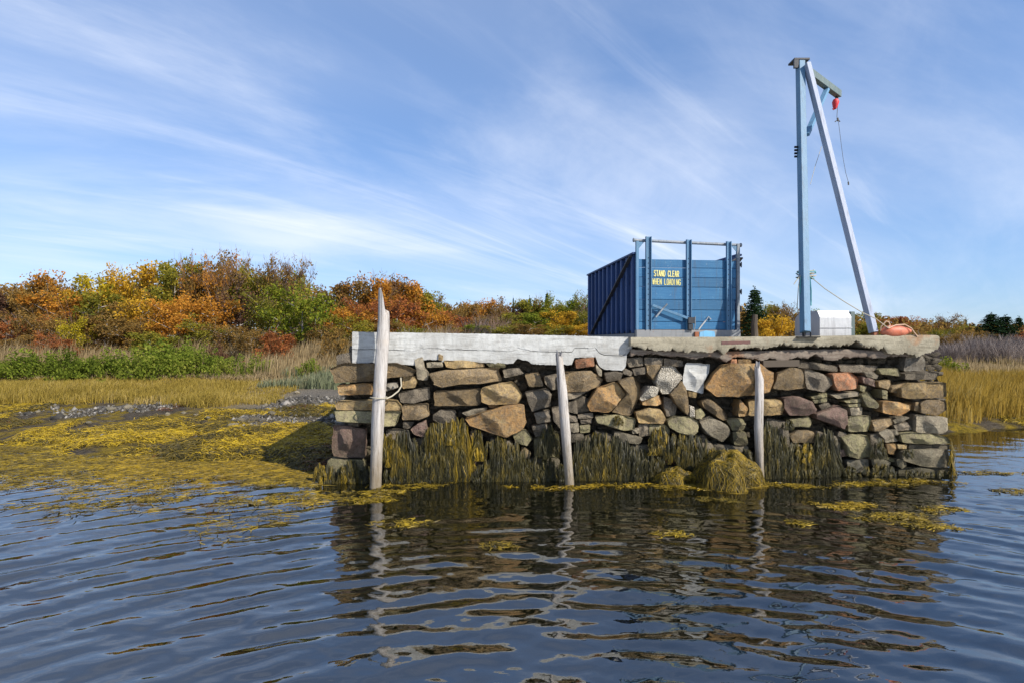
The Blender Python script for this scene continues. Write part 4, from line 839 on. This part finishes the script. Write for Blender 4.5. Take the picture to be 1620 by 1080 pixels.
def kp(X, Y, t):
    f = vnoise(X * .9, Y * 1.6, .9)
    g = f + .55 * vnoise(X * 2.1 + 3, Y * 3.0, 1.1)
    if X < -4.2 and t > 2.0: return g > .25 and rng.random() < .7
    if X < -6: return g > -.30 + .12 * t
    return g > -.75
mats(1450, (-17, -3.4), (-.3, 5.6), kp, (.15, .38), mt, ground_z, .07)
mats(520, (-7.2, -3.4), (-.3, 2.6), lambda X, Y, t: True, (.2, .45), mt, ground_z, .11)
mats(260, (8.8, 22), (-.3, 1.2), lambda X, Y, t: vnoise(X, Y, 1) > -.5, (.15, .4), mt, ground_z, .08)
tag(mt.build('rockweed_mats', [W_MAT, W_MID, W_RED]), 'golden rockweed mats lying over the mudflat at low tide', 'seaweed', kind='stuff')
flatz = lambda X, Y: np.full_like(X, .006)
def fade(X, Y, t): return vnoise(X * .5, Y * 2.4, .9) + .5 * vnoise(X * 1.7, Y * 4, 1.2) > -1.0 - .2 * (X > -7) and rng.random() < math.exp(-max(0, -t - 1.1) / .75)
mats(2300, (-17, -2.9), (-4.0, .6), fade, (.10, .28), fw, flatz, .010, 18, (.007, .016))
subz = lambda X, Y: np.full_like(X, -.05)          # the same weed, just under the surface
mats(1500, (-17, -2.9), (-4.6, .2), lambda X, Y, t: rng.random() < math.exp(-max(0, -t - 1.4) / .9), (.15, .35), fw, subz, .022, 18, (.010, .02))
def spot(px, py, w, h, n, hue):
    D = CAMZ * F / (py - 540)
    for _ in range(n):
        x = (px + rng.normal(0, w / 2.3) - 810) / F * D; y = D + rng.normal(0, h * D * D / (CAMZ * F) / 2.3); m = 16; s = np.linspace(0, 1, 4)
        a = rng.uniform(0, 6.28, (m, 1)) + s * rng.normal(0, 1, (m, 1)); L = rng.uniform(.05, .16, (m, 1)); PX = x + rng.normal(0, .05, (m, 1)) + np.cos(a) * s * L; PY = y + rng.normal(0, .05, (m, 1)) + np.sin(a) * s * L
        fw.add(np.stack([PX, PY, .004 + rng.uniform(0, .014, PX.shape)], -1), rng.uniform(.010, .02, m), (0, -.3, 1), hue)
for a in ((650, 768, 70, 5, 14, 0), (1010, 768, 120, 5, 22, 1), (1090, 768, 60, 5, 18, 0), (1260, 768, 90, 4, 22, 0), (1340, 800, 90, 6, 16, 1), (1420, 817, 70, 10, 26, 0), (1470, 832, 50, 6, 14, 0), (1265, 827, 18, 4, 4, 0), (1130, 790, 40, 5, 8, 2), (1060, 846, 22, 6, 4, 0), (790, 862, 30, 5, 6, 0), (640, 828, 40, 5, 8, 0), (560, 790, 60, 6, 16, 0), (450, 790, 90, 8, 22, 0), (1590, 776, 50, 4, 10, 0), (1570, 748, 50, 3, 10, 0), (1490, 806, 40, 4, 8, 0), (600, 778, 60, 5, 14, 0), (860, 770, 80, 4, 10, 1), (1370, 765, 90, 3, 14, 0), (1440, 760, 80, 3, 14, 0), (130, 800, 60, 5, 8, 0), (250, 790, 100, 6, 18, 0)):
    spot(*a)
tag(fw.build('floating_rockweed', [W_FLOAT, W_GOLD, W_MID]), 'loose golden rockweed floating on the water along the shore', 'seaweed', kind='stuff')

# ---------------------------------------------------------------- beach stones
def pebble(seed, n=10):
    q = np.random.default_rng(seed); bm = bmesh.new(); bmesh.ops.create_icosphere(bm, subdivisions=2, radius=1); P = q.normal(0, 1, (7, 3)); P /= np.linalg.norm(P, axis=1, keepdims=True); c = q.uniform(.55, .95, 7)
    for v in bm.verts:
        for k in range(7):
            d = v.co.dot(Vector(P[k])) - c[k]
            if d > 0: v.co -= Vector(P[k]) * d
    m = bpy.data.meshes.new('beach_stone'); bm.to_mesh(m); bm.free(); return m
PEB = [pebble(s) for s in range(6)]
for m in PEB: m.materials.append(STONE['g'])
rocks = [(175,645,16,8),(265,654,10,6),(203,643,14,9),(140,668,13,5),(370,672,22,9),(397,674,14,6),(417,669,8,5),(380,664,20,9),(430,653,18,7),(100,656,13,7),(60,650,9,5),(500,640,14,6),(310,655,9,5),(330,660,12,5),(480,655,9,5),(460,660,10,5),(250,636,10,5),(290,652,9,5),(350,650,12,6),(420,640,11,6),(445,633,14,6),(470,620,10,5),(195,672,12,4),(150,690,12,4)]
GL_ = ['grey beach stone lying among seaweed on the mudflat', 'grey beach stone lying on the gravel beach by the pier']
for i, (px, py, w, h) in enumerate(rocks):
    D = 14.0
    for _ in range(30): D = .5 * D + .5 * (CAMZ - float(ground_z((px - 810) / F * D, D))) * F / (py + h * .35 - 540)
    o = link('beach_stone', PEB[i % 6]); p = at(px, py, D); s = w * D / F * .5
    o.location = (p.x, D, float(ground_z(p.x, D)) + s * .22); o.scale = (s, s * .8, h * D / F * .62); o.rotation_euler = (0, 0, random.uniform(0, 3))
    big = {0: 'pale rounded stone on the mudflat below the marsh grass', 4: 'largest pale flat stone on the mudflat, left of the pier', 3: 'small pale stone at the far left of the mudflat'}.get(i)
    tag(o, big or GL_[1 if px > 440 else 0], 'stone', None if big else 'loose stones on the shore')
# gravel
n = 11000; X = rng.uniform(-17, -3.3, n); Y = shore(X) + rng.uniform(1.2, 7.5, n); k = (vnoise(X, Y * 1.4, 1.1) > .30 + .25 * rng.random(n)) | ((X > -7.6) & (Y > 13.2)); X, Y = X[k], Y[k]; n = len(X)
base = np.array([(1, 0, 0), (0, 1, 0), (-1, 0, 0), (0, -1, 0), (.2, .1, .8), (0, 0, -.6)], float); bt = np.array([(0, 1, 4), (1, 2, 4), (2, 3, 4), (3, 0, 4), (1, 0, 5), (2, 1, 5), (3, 2, 5), (0, 3, 5)])
sz = rng.gamma(2.0, .013, (n, 1, 1)) + .01; sz = sz * rng.uniform(.7, 1.5, (n, 1, 3)); an = rng.uniform(0, 6.28, n); c_, s_ = np.cos(an)[:, None], np.sin(an)[:, None]
B = base[None] * sz + rng.normal(0, .004, (n, 6, 3)); B = np.stack([B[..., 0] * c_ - B[..., 1] * s_, B[..., 0] * s_ + B[..., 1] * c_, B[..., 2]], -1); B += np.stack([X, Y, ground_z(X, Y) + .006], -1)[:, None]
def mat_gravel():
    t = NT('gravel'); g = t.n('ShaderNodeNewGeometry'); return t.principled(t.ramp(g.outputs['Random Per Island'], [(0, (.03, .027, .022)), (.5, (.085, .077, .065)), (.85, (.15, .137, .115)), (1, (.30, .275, .24))]), .85, spec=.25)
tag(link('gravel', np_mesh('gravel', B, (bt[None] + np.arange(n)[:, None, None] * 6).reshape(-1, 3), False, [mat_gravel()])), 'grey gravel and pebbles strewn over the beach left of the pier', 'gravel', kind='stuff')

# ---------------------------------------------------------------- grasses
def blades(name, X, Y, h, width, mat, label, lean=.25):
    n = len(X); Z = ground_z(X, Y) - .03; h = h * (1 + .4 * vnoise(X * 1.1, Y * 1.1, 1.1)).clip(.35, 1.6); a = rng.uniform(0, 6.28, n); L = rng.normal(lean * .4, lean, n); hh = h * rng.uniform(.55, 1.15, n)
    dx = np.cos(a) * L * hh + .12 * hh; dy = np.sin(a) * L * hh; w = np.asarray(width) * rng.uniform(.6, 1.3, n); f = rng.normal(0, .6, n); wx_, wy_ = np.cos(f) * w / 2, np.sin(f) * w / 2
    b = np.stack([X, Y, Z], -1); m = b + np.stack([dx * .3, dy * .3, hh * .6], -1); tp = b + np.stack([dx, dy, hh * (1 - .25 * np.abs(L))], -1); wv = np.stack([wx_, wy_, 0 * w], -1)
    V = np.stack([b - wv, b + wv, m - wv * .8, m + wv * .8, tp], 1); T = np.array([(0, 1, 3), (0, 3, 2), (2, 3, 4)])
    o = link(name, np_mesh(name, V, (T[None] + np.arange(n)[:, None, None] * 5).reshape(-1, 3), False, [mat])); return tag(o, label, 'grass', kind='stuff')
def scatter(n, xr, tr, keep=None):
    X = rng.uniform(*xr, n * 3); t = rng.uniform(*tr, n * 3); Y = shore(X) + t
    k = np.ones(len(X), bool) if keep is None else keep(X, Y, t); return X[k][:n], Y[k][:n]
X, Y = scatter(52000, (-34, -5.6), (5.0, 10.5), lambda X, Y, t: (t > 5.0 + .5 * vnoise(X, Y, 1) + .9 * sstep(-11, -7, X)) & (X < -6.6 + .8 * vnoise(Y, X, .8) - .25 * (t - 5)))
blades('marsh_grass', X, Y, .34 - .14 * sstep(6, 9.5, Y - shore(X)), .018, M_MARSH, 'short golden marsh grass above the mudflat left of the pier', .45)
X, Y = scatter(26000, (-45, -3.6), (10.5, 30), lambda X, Y, t: (vnoise(X * .7, Y * .7, .7) > -.5) & ((X < -5) | (t > 12)))
blades('dry_grass', X, Y, .95, .03, M_TAN, 'tall tan dry grass in front of the autumn trees', .22)
X, Y = scatter(6000, (-9.5, -3.7), (8.8, 13.5), lambda X, Y, t: vnoise(X, Y, .8) > -.2)
blades('dune_grass', X, Y, .5, .03, M_DUNE, 'pale blue-green beach grass behind the gravel beach', .3)
X, Y = scatter(70000, (9.2, 42), (.7, 13)); blades('marsh_grass', X, Y, .74 - .22 * sstep(7, 12, Y - shore(X)), .02, M_MARSHR, 'tall golden marsh grass on the bank right of the pier', .3)
X, Y = scatter(12000, (9.2, 60), (12, 22)); blades('dry_grass', X, Y, .6, .035, M_TAN, 'pale dry grass strip behind the marsh right of the pier', .3)
X, Y = scatter(9000, (-34, -3.8), (9.8, 11.2), lambda X, Y, t: (X < -8)); blades('dry_grass', X, Y, .35, .025, M_TAN, 'flattened straw-coloured grass below the green bushes', .8)

# ---------------------------------------------------------------- trees and shrubs
def leafcloud(C, per, rad, size, q, squash=.8):
    n = len(C) * per; c = np.repeat(C, per, 0) + np.clip(q.normal(0, 1, (n, 3)), -1.5, 1.5) * np.array([rad, rad, rad * squash]); d = q.normal(0, 1, (n, 3)) + np.array([.2, -.3, .6]); d /= np.linalg.norm(d, axis=1, keepdims=True)
    a = np.cross(d, q.normal(0, 1, (n, 3))); a /= np.linalg.norm(a, axis=1, keepdims=True); b = np.cross(d, a); s = (size * q.uniform(.6, 1.3, n))[:, None]
    V = np.stack([c - a * s, c + b * s * .55, c + a * s, c - b * s * .55], 1); return V.reshape(-1, 3), np.arange(n * 4).reshape(-1, 4)
def branches(q, h, spread, base_split, nlimb, twigs):
    """returns tubes [(pts, radii)] and branch-tip points"""
    tubes, tips = [], []; lean = q.normal(0, .06, 2)
    tr = [np.array([lean[0] * h * f + .05 * math.sin(f * 5), lean[1] * h * f, h * f]) for f in np.linspace(0, .72, 6)]; tubes.append((tr, np.linspace(.11, .035, 6) * h / 7))
    for i in range(nlimb):
        f = base_split + (.68 - base_split) * (i + q.uniform(0, .8)) / nlimb; a = i * 2.4 + q.uniform(-.5, .5); p0 = np.array([lean[0] * h * f, lean[1] * h * f, h * f]); L = spread * (1.15 - .55 * f) * q.uniform(.7, 1.15); up = q.uniform(.35, .9)
        pts = [p0 + np.array([math.cos(a) * L * s, math.sin(a) * L * s, L * up * (s ** 1.25)]) + q.normal(0, .05, 3) * s for s in np.linspace(0, 1, 5)]; tubes.append((pts, np.linspace(.055, .015, 5) * h / 7))
        for k in range(twigs):
            s = q.uniform(.3, 1); j = min(3, int(s * 4)); p = pts[j] + (pts[j + 1] - pts[j]) * (s * 4 - j); e = p + q.normal(0, .33, 3) * L * .55 + np.array([0, 0, .18 * L]); e[2] = max(e[2], .06 * h); tubes.append(([p, (p + e) / 2 + q.normal(0, .05, 3), e], np.array([.02, .014, .006]) * h / 7)); tips.append(e); tips.append((p + e) / 2)
        tips.append(pts[-1])
    tips.append(tr[-1] + [0, 0, h * .14]); tips.append(tr[-1])
    return tubes, np.array(tips)
def tube_mesh(name, tubes, n=5):
    mb = MB()
    for pts, r in tubes: mb.tube(pts, r, n, cap=False)
    m = bpy.data.meshes.new(name); mb.bm.to_mesh(m); mb.bm.free()
    for p in m.polygons: p.use_smooth = True
    return m
ARCH = []
for s in range(7):
    q = np.random.default_rng(50 + s); tb, tips = branches(q, 7, [2.7, 3.2, 2.4, 3.0, 2.6, 3.4, 2.2][s], [.10, .16, .22, .08, .28, .12, .15][s], [9, 10, 8, 10, 8, 11, 9][s], 6)
    V, Q = leafcloud(tips, [42, 36, 42, 42, 28, 36, 44][s], .38, .14, q); V[:, 2] = np.maximum(V[:, 2], .05); ht = np.percentile(V[:, 2], 99.7); rw = np.percentile(np.abs(V[:, 0]), 98)
    cm = np_mesh('crown', V, Q, False, [LEAF['orange']]); tm = tube_mesh('trunk', tb); tm.materials.append(M_BARK); ARCH.append((cm, tm, ht, rw))
# sparse crowns: few leaves, twigs show
SPARSE = []
for s in range(3):
    q = np.random.default_rng(80 + s); tb, tips = branches(q, 7, 2.3, .3, 9, 8)
    for e in list(tips):
        for _ in range(3): tb.append(([e, e + q.normal(0, .25, 3) + [0, 0, .3]], np.array([.012, .005])))
    V, Q = leafcloud(tips[::2], 12, .26, .11, q); ht = V[:, 2].max(); rw = np.percentile(np.abs(V[:, 0]), 98)
    cm = np_mesh('crown', V, Q, False, [LEAF['rust']]); tm = tube_mesh('trunk', tb, 4); tm.materials.append(M_TWIGB); SPARSE.append((cm, tm, ht, rw))
SPR = []
for s in range(2):
    q = np.random.default_rng(90 + s); C = []
    for k in range(26):
        z = .6 + k * .25; rr = 2.1 * (1 - (k / 27)) ** .85 + .12; m = int(8 + 10 * rr / 2)
        for i in range(m):
            a = q.uniform(0, 6.28); L = rr * q.uniform(.75, 1.1)
            for f in np.linspace(.15, 1, 6): C.append((math.cos(a) * L * f, math.sin(a) * L * f, z - .25 * f * f * rr + .22 * max(0, f - .7) * rr))
    C.append((0, 0, 7.3)); C.append((0, 0, 7.1)); V, Q = leafcloud(np.array(C), 5, .09, .10, q, .6)
    cm = np_mesh('crown', V, Q, False, [LEAF['spruce']]); tm = tube_mesh('trunk', [([np.array([0, 0, 0.]), np.array([0, 0, 7.2])], np.array([.13, .02]))]); tm.materials.append(M_BARKD); SPR.append((cm, tm, 7.35, 1.9))
BARE = []
for s in range(4):
    q = np.random.default_rng(120 + s); P = []
    for i in range(420):
        x, y = q.normal(0, .55, 2); h = q.uniform(1.0, 2.6); d = q.normal(0, .22, 2) + np.array([x, y]) * .25; z0 = q.uniform(0, .9) * h * .5; P.append([(x + d[0] * z0, y + d[1] * z0, z0), (x + d[0] * (z0 + h * .25), y + d[1] * (z0 + h * .25) + q.normal(0, .05), z0 + h * .3), (x + d[0] * h + q.normal(0, .12), y + d[1] * h, z0 + h * .55)])
    V, Q = ribbons(np.array(P), q.uniform(.018, .04, len(P))); BARE.append((np_mesh('twigs', V, Q, False, [M_TWIG]), None, 2.3, 1.0))
BUSH = []
for s in range(4):
    q = np.random.default_rng(140 + s); C = np.column_stack([q.normal(0, .55, 70), q.normal(0, .5, 70), np.abs(q.normal(.45, .3, 70)) + .1]); C[:, 2] *= np.clip(1.25 - .5 * np.hypot(C[:, 0], C[:, 1]), .3, 1)
    V, Q = leafcloud(C, 30, .14, .07, q); V[:, 2] = np.maximum(V[:, 2], .02); cm = np_mesh('foliage', V, Q, False, [LEAF['brush']]); tm = tube_mesh('stem', [([np.array([x * .2, y * .2, -.05]), np.array([x, y, z])], np.array([.015, .006])) for x, y, z in C[:14]], 4); tm.materials.append(M_BARKD); BUSH.append((cm, tm, 1.15, 1.05))
CN = {'orange': 'bright orange', 'gold': 'golden orange', 'yellow': 'yellow', 'red': 'red', 'rust': 'rust brown', 'olive': 'olive', 'green': 'green', 'maroon': 'dark maroon'}
def where(px):
    for lim, s in ((55, 'at the far left of the tree line'), (130, 'left of the golden trees'), (210, 'above the long green bushes'), (290, 'in the left tree line'), (400, 'in the tallest clump on the left'), (520, 'between the tall clump and the leftmost pole'), (585, 'just left of the tallest pole'), (680, 'behind the left end of the concrete kerb'), (760, 'behind the middle of the kerb'), (850, 'behind the middle pole'), (935, 'left of the blue container'), (1185, 'behind the blue container'), (1260, 'between the container and the crane'), (1400, 'behind the crane'), (1500, 'beyond the right end of the pier'), (9999, 'at the far right')):
        if px < lim: return s
def plant(arch, kind, px, ytop, wpx, D, mat=None, label=None, cat='tree', group=None, parts=('crown', 'trunk')):
    cm, tm, ht, rw = arch; X = (px - 810) / F * D; zb = float(ground_z(X, D)) - .05; h = CAMZ + (540 - ytop) / F * D - zb; h = max(h, .4); sw = wpx / F * D / (2 * rw)
    o = empty(kind, (X, D, zb), random.uniform(0, 6.28), label, cat, group); o.scale = (sw, sw, h / ht)
    for nm, me in zip(parts, (cm, tm)):
        if me is None: continue
        c = link(nm, me, o)
        if nm in ('crown', 'foliage', 'twigs') and mat: c.material_slots[0].link = 'OBJECT'; c.material_slots[0].material = mat
    return o
def tree(px, ytop, wpx, D, pal, a=None, row=''):
    A = ARCH[random.randrange(7) if a is None else a]; size = 'tall' if ytop < 425 else ('low' if ytop > 485 else 'mid-height')
    plant(A, 'autumn_tree', px, ytop, wpx, D, LEAF[pal], f'{size} {CN[pal]} autumn tree {row or where(px)}', 'tree', 'autumn trees along the shore')
def sparse(px, ytop, wpx, D, pal='rust'): plant(random.choice(SPARSE), 'sparse_tree', px, ytop, wpx, D, LEAF[pal], f'thin half-bare tree with {CN[pal]} leaves {where(px)}', 'tree', 'half-bare trees rising above the tree line')
# skyline and front rows, photo column, top, width, distance
for a in [(-35,446,110,44,'maroon'),(15,446,80,45,'maroon'),(50,438,70,44,'rust'),(80,434,80,46,'orange'),(120,440,80,45,'gold'),(165,432,80,46,'yellow'),(200,428,80,45,'gold'),(240,420,90,46,'gold'),(275,408,70,44,'olive'),(315,402,80,45,'rust'),(350,406,70,45,'orange'),(395,428,80,44,'olive'),(425,425,70,43,'olive'),(455,430,70,47,'green'),(495,452,80,50,'maroon'),(530,450,70,52,'maroon'),(560,440,70,50,'rust'),(600,436,90,50,'orange'),(640,440,80,51,'orange'),(672,458,70,53,'olive'),(700,470,60,55,'rust'),(728,480,60,57,'rust'),(757,474,55,58,'orange'),(782,474,55,58,'rust'),(812,474,55,59,'maroon'),(838,474,60,60,'olive'),(862,468,60,60,'green'),(888,472,60,60,'olive'),(915,474,60,58,'green'),(950,470,70,60,'green'),(1040,480,90,62,'olive'),(1120,482,80,62,'orange'),(1180,484,60,62,'gold'),(1212,478,60,62,'olive'),(1245,484,60,62,'rust'),(1300,490,80,64,'green'),(1352,494,60,66,'olive'),(1388,497,70,68,'red'),(1420,500,70,70,'red'),(1452,502,70,70,'red'),(1482,512,50,70,'rust'),(1515,508,70,72,'olive'),(1545,510,70,74,'olive'),(1600,512,60,74,'maroon'),(1640,512,60,74,'red'),
    # middle row
    (0,478,90,40,'maroon'),(50,472,80,40,'rust'),(95,465,90,40,'orange'),(150,458,80,40,'olive'),(195,462,80,40,'rust'),(235,468,80,39,'gold'),(290,462,90,39,'orange'),(335,470,80,38,'orange'),(380,458,70,40,'maroon'),(430,465,80,38,'olive'),(545,478,80,42,'orange'),(585,472,70,43,'red'),(630,470,80,44,'red'),(675,484,70,46,'orange'),(715,492,60,48,'red'),(755,496,60,50,'rust'),(800,496,60,50,'olive'),(845,492,60,50,'green'),(890,492,60,50,'gold'),(925,494,50,50,'olive'),(1225,500,60,52,'gold'),(1375,510,50,58,'olive'),(1430,516,60,56,'rust'),(1480,518,60,56,'olive'),(1530,524,50,54,'rust'),(1625,520,60,58,'red'),(1500,530,40,48,'rust'),
    # front row
    (20,500,80,35,'red'),(65,492,70,35,'rust'),(120,502,55,33,'yellow'),(165,498,80,34,'rust'),(215,500,70,34,'rust'),(275,492,80,34,'orange'),(325,500,80,34,'olive'),(370,505,70,34,'rust'),(480,452,100,36,'green'),(520,505,60,35,'rust'),(560,500,70,36,'olive'),(600,508,60,38,'rust'),(650,508,60,40,'olive'),(700,512,60,42,'rust'),(740,514,50,44,'green'),(790,514,60,44,'olive'),(835,512,60,44,'rust'),(880,514,60,44,'olive'),(920,512,50,44,'gold'),(400,520,60,32,'rust'),(440,525,50,31,'red'),(240,525,60,31,'olive'),(90,525,60,31,'red'),(30,530,60,31,'rust')]:
    tree(*a)
for a in [(372,396,60,43),(440,404,60,42),(465,406,60,43),(350,398,50,43,'orange'),(612,424,60,50),(600,428,50,51),(210,420,50,45,'yellow'),(845,466,46,60,'olive'),(925,452,40,56,'green'),(1500,496,46,66,'rust'),(300,398,50,44,'orange'),(690,462,40,54),(790,478,40,56),(760,488,60,49),(100,440,50,45),(1240,478,40,60)]: sparse(*a)
for i, (px, yt, w, D, lb) in enumerate([(1194,453,60,58,'dark spruce top rising right behind the blue container'), (1568,494,66,60,'dark spruce, left of the pair at the far right'), (1590,498,62,60,'dark spruce, right of the pair at the far right'), (1528,503,10,90,'tiny distant spruce left of the spruce pair'), (1612,500,34,66,'thin distant spruce at the right edge'), (838,468,20,64,'small dark spruce tip behind the middle pole'), (865,460,20,64,'small dark spruce tip left of the blue container'), (812,468,9,70,'tiny spruce tip behind the concrete kerb'), (729,474,6,70,'faint spruce tip above the low middle trees')]):
    plant(SPR[i % 2], 'spruce_tree', px, yt, w, D, None, lb, 'tree', 'dark spruces on the skyline')
# bare grey thicket on the right, and low brush
for i in range(46):
    px = 1478 + (i % 23) * 8.5 + random.uniform(-4, 4); D = 42 if i < 23 else 50
    plant(BARE[i % 4], 'bare_shrub', px, random.uniform(532, 548) if i < 23 else random.uniform(526, 538), 34, D + random.uniform(-3, 3), None, 'leafless grey shrub in the thicket right of the pier', 'shrub', 'leafless grey thicket right of the pier', ('twigs', 'stem'))
for i, (px, yt, w, D) in enumerate([(755, 500, 40, 44), (780, 498, 40, 46), (700, 515, 40, 40), (725, 516, 40, 40), (60, 500, 60, 38), (480, 500, 50, 38), (440, 490, 50, 39), (130, 480, 60, 39), (650, 516, 40, 38)]):
    plant(BARE[i % 4], 'bare_shrub', px, yt, w, D, M_TWIGB if i % 2 else None, 'leafless brown-grey shrub among the autumn trees', 'shrub', 'leafless shrubs among the trees', ('twigs', 'stem'))
gb = [(-25,566,70),(20,563,70),(55,560,60),(95,556,60),(130,558,60),(165,560,60),(200,562,60),(235,556,70),(270,553,60),(300,556,60),(330,560,50),(355,566,40)]
for i, (px, yt, w) in enumerate(gb): plant(BUSH[i % 4], 'green_bush', px, yt, w, 24.6 + random.uniform(-.8, .8), LEAF['brush'], 'bright green leafy bush in the row above the marsh grass', 'bush', 'row of green bushes on the left bank', ('foliage', 'stem'))
for i, (px, yt, w, D, pal, lb) in enumerate([(262,536,80,28,'brush','taller green bush under the orange trees'), (300,545,50,27,'brush','green bush right of the taller one under the trees'), (412,566,40,24.5,'brush','lone green bush beside the beach'), (490,570,36,23.5,'brush','small green bush near the left end of the pier'), (372,560,50,25,'brush','last green bush of the row, by the dry grass'), (345,545,36,27,'maroon','small maroon bush behind the green row'), (1505,570,40,30,'green','low green bush right of the pier end'), (1490,572,34,32,'yellow','low yellow-green bush at the pier end'), (1575,570,50,40,'olive','olive bush at the foot of the grey thicket'), (435,535,50,29,'red','low red bush behind the tan grass'), (530,532,50,29,'rust','low rust-brown bush left of the tallest pole')]):
    plant(BUSH[i % 4], 'bush', px, yt, w, D, LEAF[pal], lb, 'bush', None, ('foliage', 'stem'))
# backing wood far behind, reads as one mass
q = np.random.default_rng(5); n = 1500; px = q.uniform(-150, 1800, n); D = q.uniform(58, 90, n); X = (px - 810) / F * D
lim = np.interp(px, [-150, 0, 160, 300, 450, 520, 620, 700, 760, 900, 1200, 1400, 1480, 1620, 1800], [460, 455, 445, 425, 440, 462, 450, 480, 490, 486, 494, 510, 520, 520, 520]); zt = CAMZ + (540 - lim) / F * D; zb = ground_z(X, D); C = np.column_stack([X, D, zb + (zt - zb) * q.uniform(.03, .97, n)])
V, Q = leafcloud(C, 60, .7, .22, q); tag(link('distant_woodland', np_mesh('distant_woodland', V, Q, False, [LEAF['rust']])), 'distant rust and olive woodland behind the trees', 'woodland', kind='stuff')

# ---------------------------------------------------------------- labels: look-alikes told apart by their order from the left
bpy.context.view_layer.update()
seen = {}
for o in COL.objects:
    if o.parent is None and o.get('label') and o.get('category') in ('tree', 'bush', 'stone'): seen.setdefault(o['label'], []).append(o)
ORD = ['leftmost', 'second from left', 'third from left', 'fourth from left', 'fifth from left', 'sixth from left', 'seventh from left', 'eighth from left', 'ninth from left', 'tenth from left', 'eleventh from left', 'rightmost']
for lb, os_ in seen.items():
    if 1 < len(os_) <= 12:
        os_.sort(key=lambda o: o.location.x / o.location.y)
        for i, o in enumerate(os_): o['label'] = lb + ', ' + ('rightmost' if i == len(os_) - 1 else ORD[i])
